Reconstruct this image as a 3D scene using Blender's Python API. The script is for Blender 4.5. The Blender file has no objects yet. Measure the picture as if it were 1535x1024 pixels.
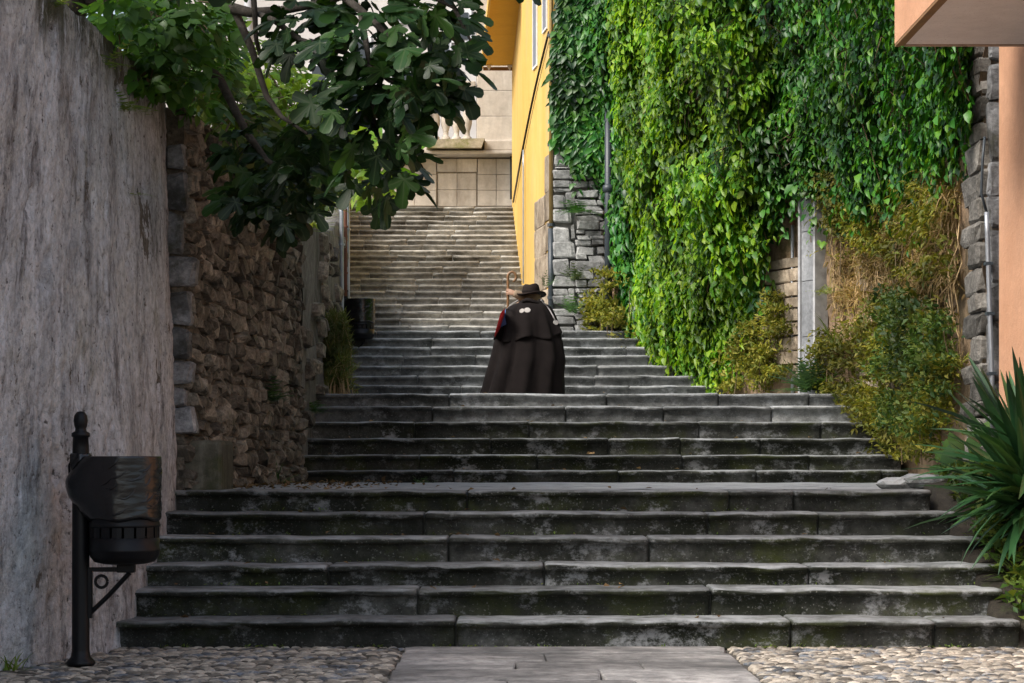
import bpy, bmesh, math, random
import numpy as np
from mathutils import Vector, Matrix, noise

random.seed(7); np.random.seed(7)
R = math.radians
scene = bpy.context.scene
COL = scene.collection

# ------------------------------------------------------------------ camera, sky, sun, exposure
F, CX, HY, CH = 3050.0, 767.5, 690.0, 1.17
cam_data = bpy.data.cameras.new('camera')
cam = bpy.data.objects.new('camera', cam_data)
COL.objects.link(cam)
cam.location = (0, 0, CH)
cam.rotation_euler = (R(90), 0, 0)
cam_data.sensor_width = 36.0
cam_data.lens = F / 1535.0 * 36.0
cam_data.shift_y = (HY - 512.0) / 1535.0
cam_data.clip_start = 0.1
cam_data.clip_end = 2000
scene.camera = cam

SUN_EL, SUN_AZ = R(46), R(236)          # azimuth clockwise from +Y: left of and a little behind the camera
world = bpy.data.worlds.new('World')
scene.world = world
world.use_nodes = True
wn, wl = world.node_tree.nodes, world.node_tree.links
wn.clear()
wo = wn.new('ShaderNodeOutputWorld')
bg = wn.new('ShaderNodeBackground')
sky = wn.new('ShaderNodeTexSky')
sky.sky_type = 'NISHITA'
sky.sun_disc = False
sky.sun_elevation = SUN_EL
sky.sun_rotation = SUN_AZ
sky.dust_density = 4.0
sky.air_density = 1.2
hsv = wn.new('ShaderNodeHueSaturation')
hsv.inputs['Saturation'].default_value = 0.75
wl.new(sky.outputs[0], hsv.inputs['Color'])
wl.new(hsv.outputs[0], bg.inputs['Color'])
bg.inputs['Strength'].default_value = 0.15
wl.new(bg.outputs[0], wo.inputs['Surface'])

sun_data = bpy.data.lights.new('sun', 'SUN')
sun_data.energy = 2.3
sun_data.angle = R(22)
sun_data.color = (1.0, 0.965, 0.91)
sun = bpy.data.objects.new('sun', sun_data)
COL.objects.link(sun)
sd = Vector((math.sin(SUN_AZ) * math.cos(SUN_EL), math.cos(SUN_AZ) * math.cos(SUN_EL), math.sin(SUN_EL)))
sun.rotation_euler = sd.to_track_quat('Z', 'Y').to_euler()
sun.location = sd * 60

scene.view_settings.view_transform = 'Standard'
scene.view_settings.look = 'None'
scene.view_settings.exposure = 0.72
scene.view_settings.gamma = 1.0
scene.view_settings.use_curve_mapping = False
scene.cycles.max_bounces = 8
scene.cycles.diffuse_bounces = 4
scene.cycles.transparent_max_bounces = 4


# ------------------------------------------------------------------ helpers
def P(px, py, d):
    return Vector(((px - CX) * d / F, d, CH + (HY - py) * d / F))


def XP(px, d):
    return (px - CX) * d / F


def ZP(py, d):
    return CH + (HY - py) * d / F


WL = {}


def link(o, parent=None, wloc=(0, 0, 0)):
    COL.objects.link(o)
    w = Vector(wloc)
    if parent is not None:
        o.parent = parent
        o.location = w - WL[parent.name]
    else:
        o.location = w
    WL[o.name] = w
    return o


def tag(o, label=None, cat=None, group=None, kind=None):
    if label: o['label'] = label
    if cat: o['category'] = cat
    if group: o['group'] = group
    if kind: o['kind'] = kind
    return o


def thing(name, label, cat, loc, group=None):
    o = bpy.data.objects.new(name, None)
    o.empty_display_size = 0.2
    link(o, None, loc)
    return tag(o, label, cat, group)


def np_mesh(name, V, FL, mat, smooth=False):
    """V (n,3) floats; FL a list of (k,m) int arrays of m-gons."""
    me = bpy.data.meshes.new(name)
    V = np.asarray(V, dtype=np.float32)
    me.vertices.add(len(V)); me.vertices.foreach_set('co', V.ravel())
    tot = sum(f.size for f in FL); npoly = sum(len(f) for f in FL)
    me.loops.add(tot); me.polygons.add(npoly)
    me.loops.foreach_set('vertex_index', np.concatenate([f.ravel() for f in FL]).astype(np.int32))
    sizes = np.concatenate([np.full(len(f), f.shape[1], dtype=np.int32) for f in FL])
    st = np.concatenate([[0], np.cumsum(sizes)[:-1]]).astype(np.int32)
    me.polygons.foreach_set('loop_start', st)
    if smooth:
        me.polygons.foreach_set('use_smooth', np.ones(npoly, dtype=bool))
    if mat: me.materials.append(mat)
    me.update(calc_edges=True)
    me.validate()
    return me


class MB:
    def __init__(self):
        self.v = []; self.f = []

    def add(self, vs, fs):
        b = len(self.v)
        self.v.extend(Vector(p) for p in vs)
        self.f.extend(tuple(b + i for i in q) for q in fs)
        return self

    def box(self, x0, x1, y0, y1, z0, z1):
        vs = [(x, y, z) for z in (z0, z1) for y in (y0, y1) for x in (x0, x1)]
        return self.add(vs, [(0, 2, 3, 1), (4, 5, 7, 6), (0, 1, 5, 4), (2, 6, 7, 3), (0, 4, 6, 2), (1, 3, 7, 5)])

    def bevbox(self, x0, x1, y0, y1, z0, z1, b=.01):
        bm = bmesh.new()
        bmesh.ops.create_cube(bm, size=1)
        for v in bm.verts:
            v.co = Vector((x0 + (v.co.x + .5) * (x1 - x0), y0 + (v.co.y + .5) * (y1 - y0), z0 + (v.co.z + .5) * (z1 - z0)))
        bmesh.ops.bevel(bm, geom=bm.edges[:], offset=b, segments=2, affect='EDGES', profile=.5)
        self.add([v.co.copy() for v in bm.verts], [[v.index for v in f.verts] for f in bm.faces])
        bm.free()
        return self

    def tube(self, pts, rad, n=8, cap=True):
        pts = [Vector(p) for p in pts]
        if not hasattr(rad, '__len__'): rad = [rad] * len(pts)
        rings = []
        up = None
        for i, p in enumerate(pts):
            t = (pts[min(i + 1, len(pts) - 1)] - pts[max(i - 1, 0)])
            if t.length < 1e-9: t = Vector((0, 0, 1))
            t.normalize()
            if up is None:
                up = Vector((1, 0, 0)) if abs(t.x) < .8 else Vector((0, 1, 0))
            a = (up - t * up.dot(t)).normalized(); up = a
            b = t.cross(a)
            rings.append([p + (a * math.cos(2 * math.pi * k / n) + b * math.sin(2 * math.pi * k / n)) * rad[i] for k in range(n)])
        b0 = len(self.v)
        for r in rings: self.v.extend(r)
        for i in range(len(pts) - 1):
            for k in range(n):
                a0 = b0 + i * n + k; a1 = b0 + i * n + (k + 1) % n
                self.f.append((a0, a1, a1 + n, a0 + n))
        if cap:
            self.f.append(tuple(b0 + k for k in range(n))[::-1])
            self.f.append(tuple(b0 + (len(pts) - 1) * n + k for k in range(n)))
        return self

    def lathe(self, prof, c=(0, 0, 0), n=20, fn=None):
        """prof: [(r,z)]; fn(theta, r, z) -> (dx, dy, dz)"""
        c = Vector(c); b0 = len(self.v)
        for r, z in prof:
            for k in range(n):
                t = 2 * math.pi * k / n
                p = Vector((r * math.cos(t), r * math.sin(t), z))
                if fn: p += Vector(fn(t, r, z))
                self.v.append(c + p)
        for i in range(len(prof) - 1):
            for k in range(n):
                a0 = b0 + i * n + k; a1 = b0 + i * n + (k + 1) % n
                self.f.append((a0, a1, a1 + n, a0 + n))
        self.f.append(tuple(b0 + k for k in range(n))[::-1])
        self.f.append(tuple(b0 + (len(prof) - 1) * n + k for k in range(n)))
        return self

    def build(self, name, mat, parent=None, origin=None, smooth=False):
        V = np.array([tuple(p) for p in self.v])
        if origin is None:
            lo, hi = V.min(0), V.max(0)
            origin = ((lo[0] + hi[0]) / 2, (lo[1] + hi[1]) / 2, lo[2])
        V = V - np.array(origin)
        me = bpy.data.meshes.new(name)
        me.from_pydata([tuple(p) for p in V], [], self.f)
        if mat: me.materials.append(mat)
        if smooth:
            me.polygons.foreach_set('use_smooth', np.ones(len(me.polygons), dtype=bool))
        me.update()
        o = bpy.data.objects.new(name, me)
        link(o, parent, origin)
        return o


def inst(me, name, parent, origin, ex, ey, ez, sc=(1, 1, 1)):
    """a part that shares mesh data, with basis vectors ex, ey, ez"""
    o = bpy.data.objects.new(name, me)
    COL.objects.link(o)
    w = Vector(origin)
    o.parent = parent
    m = Matrix((Vector(ex) * sc[0], Vector(ey) * sc[1], Vector(ez) * sc[2])).transposed().to_4x4()
    m.translation = w - (WL[parent.name] if parent else Vector())
    o.matrix_basis = m
    WL[o.name] = w
    return o


def fbm(x, y, z, sc, oc=3):
    return noise.fractal(Vector((x, y, z)) * sc, 0.6, 2.0, oc, noise_basis='PERLIN_ORIGINAL')


def lerp_poly(pts, d):
    """piecewise-linear X over depth d; pts [(X, d)] sorted by d"""
    if d <= pts[0][1]: return pts[0][0]
    for (x0, d0), (x1, d1) in zip(pts, pts[1:]):
        if d <= d1: return x0 + (x1 - x0) * (d - d0) / (d1 - d0)
    return pts[-1][0]


def interp(pts, x):
    if x <= pts[0][0]: return pts[0][1]
    for (x0, y0), (x1, y1) in zip(pts, pts[1:]):
        if x <= x1: return y0 + (y1 - y0) * (x - x0) / (x1 - x0)
    return pts[-1][1]


# ------------------------------------------------------------------ materials
def nodes_of(name):
    m = bpy.data.materials.new(name)
    m.use_nodes = True
    nt = m.node_tree
    nt.nodes.clear()
    out = nt.nodes.new('ShaderNodeOutputMaterial')
    bsdf = nt.nodes.new('ShaderNodeBsdfPrincipled')
    nt.links.new(bsdf.outputs[0], out.inputs['Surface'])
    return m, nt, out, bsdf


def c4(c): return (c[0], c[1], c[2], 1)


def add_noise(nt, scale, detail=6, stretch=(1, 1, 1), rough=.6, seed=0.0, kind='noise'):
    g = nt.nodes.new('ShaderNodeNewGeometry')
    mp = nt.nodes.new('ShaderNodeMapping')
    mp.inputs['Scale'].default_value = stretch
    mp.inputs['Location'].default_value = (seed, seed * 1.7, seed * .6)
    nt.links.new(g.outputs['Position'], mp.inputs['Vector'])
    if kind == 'noise':
        n = nt.nodes.new('ShaderNodeTexNoise')
        n.inputs['Detail'].default_value = detail
        n.inputs['Roughness'].default_value = rough
    else:
        n = nt.nodes.new('ShaderNodeTexVoronoi')
    n.inputs['Scale'].default_value = scale
    nt.links.new(mp.outputs[0], n.inputs['Vector'])
    return n.outputs[0]


def ramp(nt, src, stops):
    r = nt.nodes.new('ShaderNodeValToRGB')
    e = r.color_ramp.elements
    while len(e) < len(stops): e.new(0.5)
    for i, (p, c) in enumerate(stops):
        e[i].position = p
        e[i].color = c4(c) if hasattr(c, '__len__') else (c, c, c, 1)
    nt.links.new(src, r.inputs[0])
    return r.outputs[0]


def mix(nt, fac, a, b, mode='MIX'):
    m = nt.nodes.new('ShaderNodeMix')
    m.data_type = 'RGBA'; m.blend_type = mode
    for s, v in ((0, fac), (6, a), (7, b)):
        if hasattr(v, 'node'): nt.links.new(v, m.inputs[s])
        elif hasattr(v, '__len__'): m.inputs[s].default_value = c4(v)
        else: m.inputs[s].default_value = v
    return m.outputs[2]


def math_n(nt, op, a, b=None):
    m = nt.nodes.new('ShaderNodeMath'); m.operation = op
    for i, v in enumerate((a, b)):
        if v is None: continue
        if hasattr(v, 'node'): nt.links.new(v, m.inputs[i])
        else: m.inputs[i].default_value = v
    return m.outputs[0]


def bump(nt, bsdf, src, strength=.5, dist=.01):
    b = nt.nodes.new('ShaderNodeBump')
    b.inputs['Strength'].default_value = strength
    b.inputs['Distance'].default_value = dist
    nt.links.new(src, b.inputs['Height'])
    nt.links.new(b.outputs[0], bsdf.inputs['Normal'])


def obj_rand(nt):
    return nt.nodes.new('ShaderNodeObjectInfo').outputs['Random']


def stone(name, c0, c1, c2=None, scale=3.0, vary=.35, stain=None, stain_amt=(.5, .65), rough=.85, bscale=40, bdist=.006,
          stretch=(1, 1, 1), moss=None, moss_amt=(.55, .68), speck=None, island=False, worn=None, patch=None, mottle=.35):
    """mottled stone / plaster: three tones, per-piece tone, stains, moss, specks, fine relief"""
    m, nt, out, b = nodes_of(name)
    n1 = add_noise(nt, scale, 8, stretch, .65)
    col = ramp(nt, n1, [(.3, c0), (.55, c1), (.75, c2 or c1)])
    mid = add_noise(nt, max(7.0, scale * 4.5), 6, (1, 1, 1.15), .75, seed=21.0)
    col = mix(nt, 1.0, col, ramp(nt, mid, [(.3, 1 - mottle), (.5, 1.0), (.72, 1 + mottle)]), 'MULTIPLY')
    if stain is not None:
        s = add_noise(nt, scale * .45, 6, stretch, .7, seed=3.3)
        col = mix(nt, ramp(nt, s, [(stain_amt[0], 0.0), (stain_amt[1], 1.0)]), col, stain)
    if moss is not None:
        s = add_noise(nt, scale * .8, 7, (1, 1, 1), .7, seed=9.1)
        col = mix(nt, ramp(nt, s, [(moss_amt[0], 0.0), (moss_amt[1], .85)]), col, moss)
    if patch is not None:          # pale lichen / scraped patches with ragged edges
        s = add_noise(nt, 3.4, 8, (1, 1, 1.4), .78, seed=12.0)
        col = mix(nt, ramp(nt, s, [(.54, 0.0), (.63, .8)]), col, patch)
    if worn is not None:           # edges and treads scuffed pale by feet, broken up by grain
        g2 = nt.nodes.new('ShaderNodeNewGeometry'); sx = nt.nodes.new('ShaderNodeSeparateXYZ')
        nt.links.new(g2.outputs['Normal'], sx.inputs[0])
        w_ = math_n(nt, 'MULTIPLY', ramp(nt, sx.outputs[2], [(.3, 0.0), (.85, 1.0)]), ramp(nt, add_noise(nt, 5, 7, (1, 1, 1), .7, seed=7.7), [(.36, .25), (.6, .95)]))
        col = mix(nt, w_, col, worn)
    if speck is not None:
        s = add_noise(nt, 60, 3, (1, 1, 1), .5, seed=5.0)
        col = mix(nt, ramp(nt, s, [(.63, 0.0), (.7, .6)]), col, speck)
    if vary:
        r = obj_rand(nt)
        if island:
            g = nt.nodes.new('ShaderNodeNewGeometry')
            r = math_n(nt, 'FRACT', math_n(nt, 'ADD', r, g.outputs['Random Per Island']))
        k = ramp(nt, r, [(0, 1 - vary), (1, 1 + vary)])
        col = mix(nt, 1.0, col, k, 'MULTIPLY')
    nt.links.new(col, b.inputs['Base Color'])
    b.inputs['Roughness'].default_value = rough
    b.inputs['Specular IOR Level'].default_value = .3
    h = add_noise(nt, bscale, 6, (1, 1, 1), .7)
    h2 = add_noise(nt, bscale * .25, 4, stretch, .6, seed=2.0)
    bump(nt, b, math_n(nt, 'ADD', h, math_n(nt, 'MULTIPLY', h2, 1.5)), .8, bdist)
    return m


def plain(name, c, rough=.6, metal=0, spec=.4, var=.15, scale=8, bdist=.002, bscale=60):
    m, nt, out, b = nodes_of(name)
    n = add_noise(nt, scale, 5)
    col = ramp(nt, n, [(.3, [x * (1 - var) for x in c]), (.7, [min(1, x * (1 + var)) for x in c])])
    nt.links.new(col, b.inputs['Base Color'])
    b.inputs['Roughness'].default_value = rough
    b.inputs['Metallic'].default_value = metal
    b.inputs['Specular IOR Level'].default_value = spec
    if bdist: bump(nt, b, add_noise(nt, bscale, 4), .5, bdist)
    return m


def leafmat(name, cols, rough=.42, trans=.3, spec=.45):
    m, nt, out, b = nodes_of(name)
    g = nt.nodes.new('ShaderNodeNewGeometry')
    r = math_n(nt, 'FRACT', math_n(nt, 'ADD', obj_rand(nt), g.outputs['Random Per Island']))
    k = len(cols)
    col = ramp(nt, r, [(i / max(1, k - 1), c) for i, c in enumerate(cols)])
    cl = add_noise(nt, 1.0, 4)
    col = mix(nt, 1.0, col, ramp(nt, cl, [(.38, .5), (.62, 1.55)]), 'MULTIPLY')
    nt.links.new(col, b.inputs['Base Color'])
    b.inputs['Roughness'].default_value = rough
    b.inputs['Specular IOR Level'].default_value = spec
    tr = nt.nodes.new('ShaderNodeBsdfTranslucent')
    nt.links.new(mix(nt, 1.0, col, (1.5, 1.45, .6), 'MULTIPLY'), tr.inputs['Color'])
    mx = nt.nodes.new('ShaderNodeMixShader')
    mx.inputs[0].default_value = trans
    nt.links.new(b.outputs[0], mx.inputs[1]); nt.links.new(tr.outputs[0], mx.inputs[2])
    nt.links.new(mx.outputs[0], out.inputs['Surface'])
    return m


MAT = {}
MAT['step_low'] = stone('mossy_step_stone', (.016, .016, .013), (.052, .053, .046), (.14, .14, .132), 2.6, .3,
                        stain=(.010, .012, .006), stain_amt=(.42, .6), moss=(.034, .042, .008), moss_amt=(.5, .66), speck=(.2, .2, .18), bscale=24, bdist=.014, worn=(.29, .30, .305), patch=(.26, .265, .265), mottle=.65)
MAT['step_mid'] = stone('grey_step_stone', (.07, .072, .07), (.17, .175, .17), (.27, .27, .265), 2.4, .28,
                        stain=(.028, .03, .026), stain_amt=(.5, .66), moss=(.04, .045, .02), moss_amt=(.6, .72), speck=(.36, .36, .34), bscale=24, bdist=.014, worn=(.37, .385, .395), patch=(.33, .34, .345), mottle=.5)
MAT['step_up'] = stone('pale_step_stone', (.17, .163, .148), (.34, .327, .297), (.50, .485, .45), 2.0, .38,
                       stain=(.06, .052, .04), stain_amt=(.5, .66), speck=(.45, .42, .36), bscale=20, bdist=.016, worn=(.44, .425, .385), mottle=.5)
MAT['palejoint'] = stone('pale_stair_mortar', (.3, .29, .27), (.42, .41, .38), None, 6, 0)
MAT['joint'] = stone('stair_joint_earth', (.05, .05, .04), (.09, .088, .07), None, 6, 0)
MAT['flag'] = stone('paving_slab_stone', (.16, .155, .15), (.30, .285, .27), (.44, .41, .385), 2.2, .22, mottle=.5, stain=(.09, .088, .085), stain_amt=(.46, .64),
                    stretch=(.8, 1.2, 1), bscale=26, bdist=.008)
MAT['pebble'] = stone('river_pebble', (.17, .145, .115), (.31, .27, .22), (.44, .395, .33), 9, .75, stain=(.10, .11, .125), stain_amt=(.5, .6), rough=.6, bdist=.002, island=True)
MAT['bed'] = stone('pebble_bed_earth', (.05, .045, .038), (.10, .09, .075), None, 10, 0)
MAT['ground'] = stone('ground_earth', (.10, .09, .08), (.17, .155, .14), (.22, .2, .18), 2, 0)
MAT['soil'] = stone('soil', (.012, .01, .008), (.03, .025, .018), (.05, .043, .03), 6, 0, moss=(.03, .04, .012), bdist=.02)
MAT['rubble'] = stone('rubble_stone', (.10, .085, .066), (.22, .19, .15), (.36, .325, .27), 6, .5, island=True, stain=(.06, .052, .04), stain_amt=(.5, .62), bscale=30, bdist=.02, mottle=.6, moss=(.05, .05, .018), moss_amt=(.58, .7))
MAT['mortar'] = stone('rubble_mortar', (.07, .06, .046), (.15, .128, .098), (.22, .19, .15), 6, 0, bdist=.03, mottle=.6)
MAT['quoin'] = stone('grey_quoin_stone', (.09, .092, .094), (.2, .203, .21), (.33, .33, .335), 5, .4, mottle=.5, moss=(.05, .05, .025), stain=(.05, .05, .046), bscale=30, bdist=.01)
MAT['plinth'] = stone('mossy_plinth', (.05, .048, .035), (.10, .095, .07), (.2, .19, .155), 3, 0, stain=(.03, .032, .018), moss=(.045, .05, .015), stretch=(2, 2, .6))
MAT['rock'] = stone('grey_coursed_stone', (.17, .17, .165), (.31, .31, .302), (.43, .425, .41), 4, .35, mottle=.5, stain=(.09, .088, .08), stain_amt=(.54, .68), bscale=24, bdist=.012)
MAT['rockmortar'] = stone('grey_mortar', (.10, .10, .095), (.2, .195, .18), None, 5, 0)
MAT['ashlar'] = stone('beige_ashlar', (.36, .315, .26), (.51, .455, .385), (.60, .55, .48), 1.6, .12, stain=(.24, .195, .15), stain_amt=(.55, .75), stretch=(1.6, 1.6, .5), bdist=.004, mottle=.14)
MAT['ashlarjoint'] = stone('beige_joint', (.26, .22, .17), (.34, .29, .235), None, 4, 0)
MAT['pale'] = stone('pale_house_render', (.5, .46, .42), (.6, .56, .52), None, 1.2, 0, bdist=.003, mottle=.07)
MAT['mossystone'] = stone('mossy_sill_stone', (.22, .19, .13), (.36, .31, .22), None, 3, 0, moss=(.15, .155, .03), moss_amt=(.48, .62))
MAT['yellow'] = stone('yellow_render', (.56, .34, .075), (.64, .41, .11), (.68, .47, .17), .9, 0, stain=(.5, .36, .17), stain_amt=(.5, .72), stretch=(1.5, 1.5, .35), bscale=70, bdist=.003, mottle=.07)
MAT['yellowdeep'] = stone('yellow_soffit_paint', (.58, .31, .02), (.62, .34, .03), None, .9, 0, bscale=70, bdist=.002, mottle=.07)
MAT['orange'] = stone('orange_render', (.56, .29, .165), (.62, .335, .20), (.65, .365, .225), 1.2, 0, stain=(.46, .25, .15), stain_amt=(.5, .72), bscale=45, bdist=.006, speck=(.6, .36, .25), mottle=.07)
MAT['white'] = stone('white_soffit_paint', (.76, .74, .72), (.82, .80, .78), None, 1.4, 0, bscale=50, bdist=.002, speck=(.5, .46, .42), mottle=.07)
MAT['trim'] = plain('brown_trim', (.22, .11, .035), .5)
MAT['tan'] = stone('tan_plaster', (.20, .135, .085), (.36, .25, .16), (.46, .36, .26), 2.2, 0, stain=(.13, .095, .055), stain_amt=(.5, .62), moss=(.08, .075, .02), moss_amt=(.56, .7), bscale=22, bdist=.02)
MAT['pilaster'] = stone('grey_pilaster', (.16, .167, .175), (.25, .258, .27), (.33, .335, .345), 3, .1, stain=(.14, .14, .135), stain_amt=(.56, .7), stretch=(1, 1, .5))
MAT['pilastertrim'] = plain('pale_pilaster_edge', (.36, .36, .365), .8, 0, .4, .3)
MAT['greywall'] = stone('grey_garden_wall', (.09, .085, .075), (.18, .17, .155), (.28, .27, .25), 3, 0, stain=(.05, .045, .035), stretch=(2, 2, .5), bdist=.015)
MAT['black'] = plain('black_painted_iron', (.004, .004, .005), .45, .0, .28, .2, bdist=.0008)
MAT['darkpipe'] = plain('dark_blue_grey_pipe', (.035, .045, .055), .45, .0, .5)
MAT['greypipe'] = plain('galvanised_pipe', (.36, .38, .41), .4, .5, .5)
MAT['rustpipe'] = plain('rusty_pipe', (.16, .06, .035), .7)
MAT['zinc'] = plain('pale_grey_pole_paint', (.4, .4, .42), .5)
MAT['shutter'] = plain('grey_shutter', (.17, .175, .2), .5)
MAT['frame'] = plain('white_window_frame', (.72, .71, .7), .5)
MAT['glass'] = plain('dark_window_glass', (.03, .035, .04), .1, 0, .6, .1, bdist=0)
MAT['cloth'] = plain('dark_brown_wool', (.009, .0065, .006), .92, 0, .15, .25, 14, .002, 220)
MAT['felt'] = plain('dark_brown_felt', (.016, .010, .008), .85, 0, .2, .2, 20, .001, 160)
MAT['shell'] = plain('white_shell', (.42, .39, .36), .6)
MAT['red'] = plain('red_cloth', (.62, .03, .03), .8)
MAT['blue'] = plain('blue_cloth', (.09, .2, .42), .8)
MAT['whitecloth'] = plain('white_cloth_trim', (.45, .42, .41), .8)
MAT['skin'] = plain('skin', (.40, .24, .16), .5, 0, .4, .08)
MAT['hair'] = plain('grey_brown_hair', (.25, .17, .1), .7)
MAT['shoe'] = plain('dark_leather_shoe', (.03, .02, .014), .5)
MAT['sleeve'] = plain('tan_sleeve', (.26, .19, .125), .85)
MAT['staffwood'] = plain('bronze_brown_wood', (.2, .105, .045), .4, 0, .5, .3, 30)
MAT['bark'] = stone('grey_bark', (.03, .026, .02), (.07, .06, .05), (.12, .105, .09), 8, 0, bscale=40, bdist=.01)
MAT['twig'] = plain('thin_brown_stem', (.12, .085, .045), .8)
MAT['drystem'] = plain('dry_straw_stem', (.42, .3, .16), .85)

# plastered wall: pale lavender grey, vertical dark runs, brown patches, pits
m, nt, out, b = nodes_of('old_streaked_plaster')
base = ramp(nt, add_noise(nt, 2.0, 9, (1, 1, .35), .7), [(.33, (.33, .335, .35)), (.5, (.60, .60, .62)), (.66, (.74, .75, .79))])
st = add_noise(nt, 3.4, 10, (1.5, 1.5, .36), .76, 4.0)
base = mix(nt, ramp(nt, st, [(.50, 0.0), (.64, .8)]), base, (.08, .065, .06))
br = add_noise(nt, .8, 5, (1, 1, .45), .65, 8.0)
base = mix(nt, ramp(nt, br, [(.52, 0.0), (.7, .6)]), base, (.27, .21, .16))
ht = nt.nodes.new('ShaderNodeSeparateXYZ'); gg = nt.nodes.new('ShaderNodeNewGeometry'); nt.links.new(gg.outputs['Position'], ht.inputs[0])
mtop = math_n(nt, 'ADD', math_n(nt, 'MULTIPLY', math_n(nt, 'SUBTRACT', ht.outputs[2], 3.45), 1.6), math_n(nt, 'SUBTRACT', add_noise(nt, 3.5, 6, (1, 1, .6), .7, 6.0), .5))
base = mix(nt, ramp(nt, mtop, [(.0, 0.0), (.45, .95)]), base, (.06, .058, .028))
mt_ = add_noise(nt, 16, 8, (1, 1, 1), .8, 15.0)
ws = add_noise(nt, 5.5, 8, (1.5, 1.5, .3), .75, 31.0)
base = mix(nt, ramp(nt, ws, [(.54, 0.0), (.66, .75)]), base, (.72, .735, .79))
bl_ = add_noise(nt, 2.6, 9, (1, 1, .9), .78, 52.0)
base = mix(nt, ramp(nt, bl_, [(.5, 0.0), (.6, .6)]), base, (.62, .60, .57))
ms_ = add_noise(nt, 1.7, 8, (1, 1, .8), .75, 61.0)
base = mix(nt, ramp(nt, ms_, [(.58, 0.0), (.7, .6)]), base, (.16, .15, .075))
dmg = add_noise(nt, 1.5, 7, (1, 1, .7), .72, 44.0)
base = mix(nt, ramp(nt, dmg, [(.62, 0.0), (.635, .9)]), base, (.13, .105, .08))
base = mix(nt, 1.0, base, ramp(nt, mt_, [(.3, .38), (.5, 1.0), (.7, 1.35)]), 'MULTIPLY')
pit = add_noise(nt, 20, 5, (1, 1, 1), .65, 1.0)
base = mix(nt, ramp(nt, pit, [(.32, .9), (.4, 0.0)]), base, (.06, .05, .04))
nt.links.new(base, b.inputs['Base Color']); b.inputs['Roughness'].default_value = .95; b.inputs['Specular IOR Level'].default_value = .2
hh = math_n(nt, 'ADD', add_noise(nt, 45, 6, (1, 1, 1), .75), math_n(nt, 'MULTIPLY', pit, 2.0))
bump(nt, b, hh, 1.0, .014)
MAT['plaster'] = m

MAT['fig'] = leafmat('fig_leaf', [(.007, .021, .006), (.011, .033, .008), (.020, .052, .011), (.009, .029, .010)], .42, .28, .35)
def veined(name, cols, vein, **k):
    m = leafmat(name, cols, **k)
    nt = m.node_tree
    tc = nt.nodes.new('ShaderNodeTexCoord'); sx = nt.nodes.new('ShaderNodeSeparateXYZ')
    nt.links.new(tc.outputs['Object'], sx.inputs[0])
    X, Y = sx.outputs[0], math_n(nt, 'SUBTRACT', sx.outputs[1], .28)
    acc = None
    for a in (-115, -62, 0, 62, 115):
        ca, sa = math.cos(R(a)), math.sin(R(a))
        d_ = math_n(nt, 'ABSOLUTE', math_n(nt, 'SUBTRACT', math_n(nt, 'MULTIPLY', X, ca), math_n(nt, 'MULTIPLY', Y, sa)))
        f_ = math_n(nt, 'ADD', math_n(nt, 'MULTIPLY', X, sa), math_n(nt, 'MULTIPLY', Y, ca))
        d_ = math_n(nt, 'ADD', d_, math_n(nt, 'MULTIPLY', math_n(nt, 'LESS_THAN', f_, -.02), 1.0))
        acc = d_ if acc is None else math_n(nt, 'MINIMUM', acc, d_)
    fac = ramp(nt, acc, [(.010, .75), (.022, 0.0)])
    b = next(n for n in nt.nodes if n.type == 'BSDF_PRINCIPLED')
    src = b.inputs['Base Color'].links[0].from_socket
    nt.links.new(mix(nt, fac, src, vein), b.inputs['Base Color'])
    return m


MAT['figleaf'] = veined('veined_fig_leaf', [(.007, .021, .006), (.014, .042, .009), (.03, .075, .013), (.012, .038, .010)], (.06, .09, .035), rough=.42, trans=.24, spec=.35)
MAT['vine'] = leafmat('vine_leaf', [(.03, .09, .014), (.055, .14, .02), (.08, .18, .025), (.045, .11, .016)], .45, .38)
MAT['bright'] = leafmat('sunlit_leaf', [(.09, .19, .014), (.14, .25, .022), (.18, .27, .025), (.07, .16, .016)], .45, .45)
MAT['ivydark'] = leafmat('dark_ivy_leaf', [(.010, .055, .012), (.022, .10, .016), (.04, .15, .02), (.08, .20, .02)], .38, .28, .4)
MAT['ivybright'] = leafmat('bright_creeper_leaf', [(.02, .08, .008), (.07, .18, .010), (.14, .27, .012), (.24, .35, .016), (.035, .13, .012), (.10, .24, .012), (.19, .30, .014), (.025, .10, .010)], .42, .42, .4)
MAT['ivydeep'] = leafmat('shaded_ivy_leaf', [(.009, .048, .007), (.020, .095, .010), (.04, .14, .010), (.085, .18, .012)], .42, .25, .4)
MAT['olive'] = leafmat('olive_wall_plant', [(.08, .105, .014), (.15, .16, .02), (.22, .19, .03), (.06, .09, .015)], .6, .3, .3)
MAT['dry'] = leafmat('dry_wall_plant', [(.26, .17, .075), (.34, .235, .12), (.2, .14, .05), (.15, .13, .04)], .7, .25, .2)
MAT['shrub'] = leafmat('dark_shrub_leaf', [(.02, .05, .012), (.04, .085, .016), (.07, .11, .02), (.10, .125, .022)], .55, .28, .3)
MAT['fern'] = leafmat('fern_frond', [(.035, .08, .03), (.05, .11, .035), (.06, .12, .03)], .5, .3, .3)
MAT['fennel'] = leafmat('feathery_green', [(.13, .19, .05), (.18, .23, .06), (.26, .25, .08), (.10, .17, .05)], .6, .3, .3)
MAT['grass'] = leafmat('grass_blade', [(.07, .13, .02), (.11, .17, .03), (.16, .18, .05)], .5, .35, .3)
MAT['yucca'] = leafmat('sword_leaf', [(.012, .042, .016), (.022, .065, .022), (.04, .09, .028)], .34, .15, .5)
MAT['banana'] = leafmat('banana_leaf', [(.08, .24, .015), (.12, .27, .015)], .4, .5, .4)
MAT['litter'] = leafmat('dry_leaf_litter', [(.12, .075, .035), (.2, .13, .06), (.09, .055, .03)], .8, .1, .2)


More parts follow.
